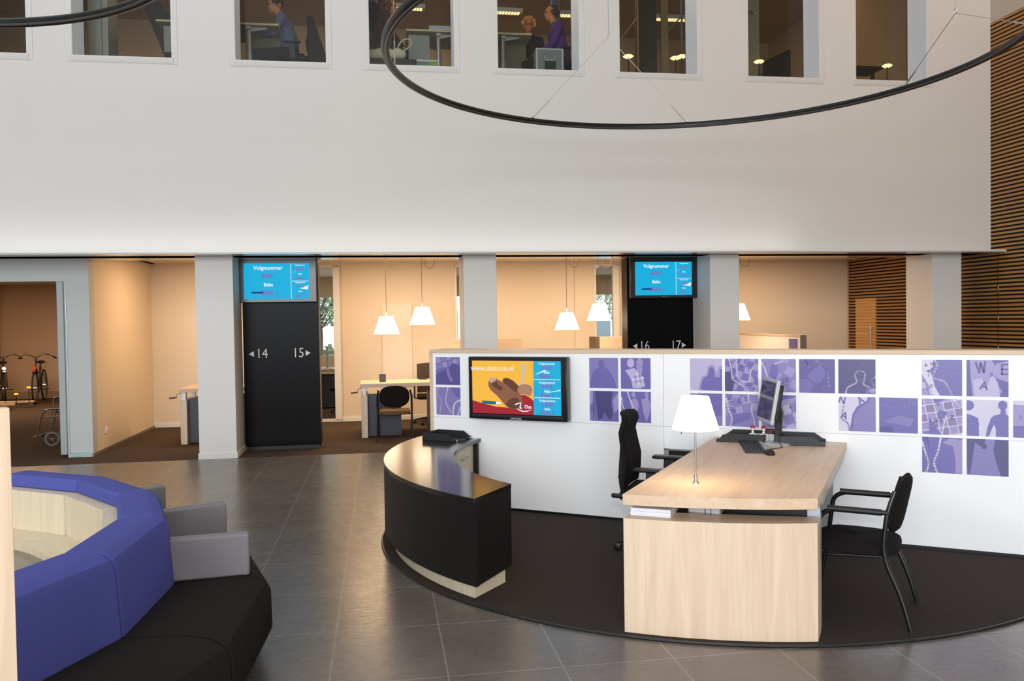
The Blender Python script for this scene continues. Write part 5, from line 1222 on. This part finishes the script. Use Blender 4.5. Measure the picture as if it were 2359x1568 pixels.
MB().box(0, .10, 0, .03, 0, 2.0).tube([(.30, 0, 0), (.30, 0, 1.9)], .014, 6).tube([(.02, 0, .9), (.30, 0, 1.2)], .010, 6).tube([(.02, 0, 0.2), (.30, 0, .45)], .010, 6).tube([(.02, 0, 1.6), (.30, 0, 1.85)], .010, 6).build('frame', plain('olive_wood', (118, 104, 66), .5), t)  # diagonal bars modelled in place of reflected light on the pane
o = MB().box(0, .30, 0, .04, 0, 1.9).build('door_leaf', plain('grey_green_door', (112, 112, 96), .6), None, M=MO @ Matrix.Translation((6.64, .5, OF))); tag(o, 'grey-green door panel at the left of the seventh upper window', 'door')
MB().tube([(.22, -.03, 1.12), (.13, -.03, 1.14)], .01, 6).tube([(.22, 0, 1.12), (.22, -.03, 1.12)], .01, 6).build('handle', M_steel, o)
# glowing discs on poles, standing for lamp reflections in the right-hand window glass
def reflection_disc(u, v, z, label):
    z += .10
    t = thing('lamp_reflection', label, 'lamp', MO, (u, v, OF), 0, 'glowing lamp-reflection discs low in the upper windows')
    MB().lathe([(0, z), (.05, z), (.07, z+.015), (.05, z+.03), (0, z+.03)], seg=20).build('lamp_shade', emis('reflection_disc_glow', (255, 206, 140), 2.2), t)
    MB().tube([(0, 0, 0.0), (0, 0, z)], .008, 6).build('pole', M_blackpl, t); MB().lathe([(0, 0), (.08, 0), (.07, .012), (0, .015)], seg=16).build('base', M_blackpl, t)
reflection_disc(5.03, .35, .32, 'glowing lamp-reflection disc at the left of the sixth upper window')
reflection_disc(5.68, .35, .32, 'glowing lamp-reflection disc, nearer the middle at the right of the sixth upper window'); reflection_disc(5.88, .65, .44, 'glowing lamp-reflection disc at the far right of the sixth upper window')
reflection_disc(6.86, .35, .31, 'glowing lamp-reflection disc in the seventh upper window'); reflection_disc(8.78, .40, .33, 'glowing lamp-reflection disc in the eighth upper window')
o = MB().hull2([(0, 0, 0), (.45, 0, 0), (.45, 0, .62), (.03, 0, .42)], [(0, .05, 0), (.45, .05, 0), (.45, .05, .62), (.03, .05, .42)]).build('chair_back', M_blackpl, None, M=MO @ Matrix.Translation((7.06, .7, OF+.12)), bevel=.03)
MB().tube([(.2, .03, 0), (.2, .03, -.12)], .03, 8).build('foot', M_blackpl, o)
tag(o, 'dark slanting chair back in the seventh upper window', 'chair')
o = MB().box(0, .62, 0, .4, 0, .03).box(.08, .12, .1, .14, -.50, 0).box(.5, .54, .1, .14, -.5, 0).build('side_table', M_blackpl, None, M=MO @ Matrix.Translation((8.30, .7, OF+.50))); tag(o, 'dark low table in the eighth upper window', 'table')

# =================================================================== PEOPLE
def caps(mb, pts, rad, seg=12):
    """rounded limb through the points with its own radius at each joint"""
    P = [Vector(p) for p in pts]
    for i in range(len(P)-1): mb.tube([P[i], P[i+1]], [rad[i], rad[i+1]], seg)
    for p, r in zip(P, rad): mb.ball(p, r, 12)
def hand(mb, w, d, up=Vector((0, 0, 1)), sc=1.0):
    """palm, four unequal bent fingers and a thumb leaving the side of the palm"""
    w = Vector(w); d = Vector(d).normalized(); s = d.cross(up).normalized(); n = s.cross(d).normalized()
    caps(mb, [w, w+d*.045*sc, w+d*.085*sc], [.026*sc, .032*sc, .026*sc])
    for k, (o_, L) in enumerate(((-.028, .065), (-.009, .076), (.010, .072), (.028, .055))):
        a = w+d*.088*sc+s*o_*sc; b = a+(d*.9-n*.35).normalized()*L*.5*sc; c = b+(d*.5-n*.85).normalized()*L*.5*sc
        caps(mb, [a, b, c], [.0115*sc, .0105*sc, .0095*sc], 8)
    a = w+d*.03*sc-s*.03*sc; b = a+(d*.5-s*.8-n*.2).normalized()*.035*sc; c = b+(d*.8-s*.3-n*.4).normalized()*.03*sc
    caps(mb, [a, b, c], [.014*sc, .012*sc, .010*sc], 8)
def rem(o, vs, it=5):
    r = o.modifiers.new('remesh', 'REMESH'); r.mode = 'VOXEL'; r.voxel_size = vs; r.use_smooth_shade = True
    s = o.modifiers.new('smooth', 'SMOOTH'); s.iterations = it; s.factor = .5
def person(label, loc, yaw, skin, top, trouser, hair, J, sc=.93, head_yaw=0, head_pitch=0, curly=False, bald=False, female=False, glasses=False):
    """origin on the floor below the pelvis, facing +x. J: joint overrides"""
    t = thing('person', label, 'person', MO, loc, yaw, None, sc)
    g = dict(pel=(0, 0, .54), wai=(-.01, 0, .70), che=(.02, 0, .90), nb=(.03, 0, 1.06), nk=(.045, 0, 1.12), hd=(.07, 0, 1.225),
             sl=(.02, .175, 1.01), sr=(.02, -.175, 1.03), el=(.10, .22, .76), er=(.10, -.22, .76), wl=(.33, .12, .74), wr=(.33, -.12, .74),
             hl=(.02, .09, .52), hr=(.02, -.09, .52), kl=(.43, .11, .50), kr=(.43, -.11, .50), al=(.42, .11, .09), ar=(.42, -.11, .09))
    g.update(J); V = {k: Vector(v) for k, v in g.items()}
    m = MB()
    def torso(mb, e):
        caps(mb, [V['pel'], V['wai'], V['che']], [.125+e, .115+e, .125+e], 16)
        for s, k in ((1, 'sl'), (-1, 'sr')):
            sh_ = V[k]; caps(mb, [V['che'], sh_*.8+V['nb']*.2-Vector((0, 0, .03)), sh_], [.115+e, .075+e, .058+e]); caps(mb, [V['nb'], sh_], [.052+e, .05+e])
            caps(mb, [V['pel'], V['wai']+Vector((0, s*.05, 0))], [.12+e, .10+e])
    def arms(mb, e, cut=1.0):
        for a, b, c in (('sl', 'el', 'wl'), ('sr', 'er', 'wr')):
            w_ = V[b]+(V[c]-V[b])*cut; caps(mb, [V[a], V[b], w_], [.052+e, .040+e, .028+e+(1-cut)*.02])
    def legs(mb, e, cut=1.0):
        for a, b, c in (('hl', 'kl', 'al'), ('hr', 'kr', 'ar')):
            caps(mb, [V[a], V[b], V[b]+(V[c]-V[b])*.4, V[b]+(V[c]-V[b])*cut], [.085+e, .060+e, .055+e, .040+e])
    torso(m, 0); arms(m, 0); legs(m, 0)
    caps(m, [V['nb'], V['nk'], V['hd']-Vector((0, 0, .05))], [.055, .050, .050])
    HM = Matrix.Translation(V['hd']) @ Matrix.Rotation(head_yaw, 4, 'Z') @ Matrix.Rotation(head_pitch, 4, 'Y')
    h = MB(); h.ball((-.012, 0, .03), (.098, .076, .092), 20); h.ball((.028, 0, -.045), (.060, .052, .062), 16); h.ball((.052, 0, -.085), (.030, .028, .024), 12)
    h.tube([(.080, 0, .018), (.098, 0, -.016), (.088, 0, -.030)], [.010, .014, .012], 8); h.ball((.080, 0, -.055), (.014, .024, .008), 10); h.ball((.080, 0, -.067), (.012, .020, .007), 10)
    h.ball((.072, 0, .030), (.022, .050, .012), 12)
    for s in (1, -1): h.ball((-.005, s*.078, -.005), (.018, .009, .030), 10); h.ball((.058, s*.036, -.022), (.026, .020, .022), 10)
    m.join(h, HM)
    for a, b in (('el', 'wl'), ('er', 'wr')): hand(m, V[b], (V[b]-V[a]))
    for k in ('al', 'ar'): caps(m, [V[k], V[k]+Vector((.03, 0, -.05)), V[k]+Vector((.15, 0, -.06))], [.038, .036, .026])
    body = m.build('body', skin, t); rem(body, .008, 3)
    e_ = MB(); 
    for s in (1, -1): e_.ball(HM @ Vector((.078, s*.030, .006)), .0095, 10)
    e_.build('eyes', plain('dark_eye', (30, 22, 18), .2), t)
    c = MB(); torso(c, .012); arms(c, .010, .93)
    caps(c, [V['nb']-Vector((0, 0, .01)), V['nb']+(V['nk']-V['nb'])*.35], [.066, .060]); c = c.build('shirt', top, t); rem(c, .011, 4)
    c = MB(); legs(c, .014, .95); caps(c, [V['pel']-Vector((0, 0, .02)), V['wai']-Vector((0, 0, .10))], [.140, .134]); c = c.build('trousers', trouser, t); rem(c, .012, 4)
    for k in ('al', 'ar'):
        c = MB(); a = V[k]; caps(c, [a+Vector((-.03, 0, -.05)), a+Vector((.06, 0, -.055)), a+Vector((.16, 0, -.062))], [.034, .040, .030]); c.build('shoe', M_blackpl, t)
    c = MB()
    if curly:
        for k in range(90):
            a = random.uniform(0, 2*PI); b = random.uniform(-.35, 1.5); x, y, z = math.cos(b)*math.cos(a), math.cos(b)*math.sin(a), math.sin(b)
            if x > .35 and z < .62: continue
            c.ball(HM @ Vector((-.015+x*.108, y*.098, .035+z*.105)), .030, 8)
    elif bald:
        for k in range(60):
            a = random.uniform(.45*PI, 1.55*PI); b = random.uniform(-.6, .9); x, y, z = math.cos(b)*math.cos(a), math.cos(b)*math.sin(a), math.sin(b)
            c.ball(HM @ Vector((-.014+x*.094, y*.080, .026+z*.090)), .026, 8)
    else:
        for k in range(110):
            a = random.uniform(0, 2*PI); b = random.uniform(-.5, 1.5); x, y, z = math.cos(b)*math.cos(a), math.cos(b)*math.sin(a), math.sin(b)
            if x > .30 and z < .66: continue
            c.ball(HM @ Vector((-.014+x*.098, y*.082, .030+z*.094)), .025, 8)
        if female:
            for s in (1, -1): caps(c, [HM @ Vector((-.03, s*.078, .03)), HM @ Vector((-.02, s*.085, -.06)), HM @ Vector((-.02, s*.078, -.12))], [.028, .030, .022])
            caps(c, [HM @ Vector((-.09, 0, .02)), HM @ Vector((-.085, 0, -.10))], [.05, .045])
    c = c.build('hair', hair, t); rem(c, .009, 3 if curly else 6)
    if glasses:
        c = MB()
        for s in (1, -1):
            c.tube([HM @ Vector((.098, s*.032+.024*math.cos(q), .004+.018*math.sin(q))) for q in [2*PI*k/16 for k in range(16)]], .0022, 6, closed=True); c.tube([HM @ Vector((.096, s*.056, .01)), HM @ Vector((0, s*.082, .012))], .002, 5)
        c.tube([HM @ Vector((.098, -.008, .008)), HM @ Vector((.098, .008, .008))], .002, 5); c.build('glasses', M_blackpl, t)
    return t
def skin(n, c): return plain(n, c, .55, mott=.04, mscale=30)
sk1 = skin('skin_light', (196, 136, 104)); sk2 = skin('skin_tanned', (178, 112, 80)); sk3 = skin('skin_rosy', (206, 130, 96))
hb = plain('dark_brown_hair', (40, 28, 24), .7); hg = plain('greying_hair', (62, 52, 46), .7); hy = plain('blond_curls', (206, 160, 84), .7)
navy = plain('navy_trousers', (26, 28, 48), .9); blk = plain('black_trousers', (18, 16, 18), .9)
person('person in a blue shirt with glasses, seated facing left in the third upper window', (.62, .95, OF), PI, sk1, plain('blue_shirt', (92, 100, 140), .85, bump=.3, bscale=60), navy, hb,
       dict(che=(.06, 0, .90), nb=(.10, 0, 1.04), nk=(.13, 0, 1.11), hd=(.18, 0, 1.22), sl=(.07, .175, 1.0), sr=(.07, -.175, 1.0), el=(.17, .21, .77), er=(.17, -.21, .77), wl=(.38, .10, .77), wr=(.38, -.10, .77)), head_pitch=.15, glasses=True)
person('person in a dark maroon top leaning forward, hand on hip, in the fourth upper window', (1.62, 1.05, OF), -.15, sk2, plain('maroon_top', (42, 18, 26), .9), blk, hb,
       dict(pel=(0, 0, .88), wai=(.02, 0, 1.02), che=(.10, 0, 1.17), nb=(.19, 0, 1.25), nk=(.24, 0, 1.29), hd=(.31, 0, 1.36), sl=(.12, .18, 1.24), sr=(.12, -.18, 1.24), el=(-.12, .28, 1.06), er=(-.14, -.30, 1.08), wl=(.05, .17, .92), wr=(.02, -.17, .90),
            hl=(0, .09, .86), hr=(0, -.09, .86), kl=(.02, .10, .48), kr=(.02, -.10, .48), al=(-.02, .10, .08), ar=(-.02, -.10, .08)), head_pitch=.35, female=True)
person('person in a brown jumper seated facing right in the fourth upper window', (1.84, .72, OF), .1, sk3, plain('brown_jumper', (66, 44, 32), .95, bump=.4, bscale=80), navy, plain('brown_hair', (92, 58, 36), .7),
       dict(el=(.12, .20, .78), er=(.10, -.22, .76), wl=(.30, .10, .66), wr=(.26, -.10, .62), hd=(.10, 0, 1.215)), sc=.90, female=True)
person('person with curly blond hair and a black top facing out in the fifth upper window', (3.86, 1.25, OF), -PI*.52, sk3, plain('black_top', (20, 18, 20), .9), blk, hy,
       dict(el=(.12, .22, .76), er=(.10, -.23, .76), wl=(.28, .06, .62), wr=(.30, -.08, .62)), sc=.88, curly=True, glasses=True, head_yaw=-.12)
person('person in a purple shirt with receding hair, facing left in the fifth upper window', (4.20, .80, OF), PI*.98, sk3, plain('purple_shirt', (84, 44, 132), .8, bump=.3, bscale=60), blk, hg,
       dict(che=(.04, 0, .90), nb=(.07, 0, 1.05), nk=(.09, 0, 1.13), hd=(.115, 0, 1.245), el=(.12, .22, .74), er=(.12, -.22, .74), wl=(.36, .10, .60), wr=(.36, -.10, .60)), sc=.90, bald=True)
# their chairs
def up_chair(label, u, v, rz, sc=.95, jacket=False):
    c = office_chair('office_chair', label, head=False, group='swivel chairs in the upper office'); place(c, MO, (u, v, OF), rz, sc=sc)
    return c
up_chair('dark swivel chair under the person in the blue shirt in the third upper window', .70, .95, PI)
up_chair('dark swivel chair under the person in the purple shirt in the fifth upper window', 4.27, .80, PI)
up_chair('dark swivel chair under the person with blond curls in the fifth upper window', 3.86, 1.36, -PI/2)
up_chair('dark swivel chair under the person in the brown jumper in the fourth upper window', 1.80, .72, .1)
m = MB()
m.hull2([(0, -.24, .93), (.05, -.24, .96), (.10, -.24, .90), (.34, -.26, .12), (.06, -.26, .10)], [(0, .24, .93), (.05, .24, .96), (.10, .24, .90), (.34, .26, .12), (.06, .26, .10)])
o = m.build('jacket', plain('charcoal_jacket', (34, 30, 30), .95, bump=.3, bscale=40), None, M=MO @ Matrix.Translation((.86, .95, OF)), bevel=.04, bseg=3)
tag(o, 'charcoal jacket draped over the chair back of the person in the blue shirt', 'jacket')
o = MB().box(0, .12, 0, .12, 0, 2.58).build('column', plain('blue_grey_column', (88, 98, 108), .6), None, M=MO @ Matrix.Translation((4.30, 1.7, OF)))
o['kind'] = 'structure'; o.name = 'wall_office_post'
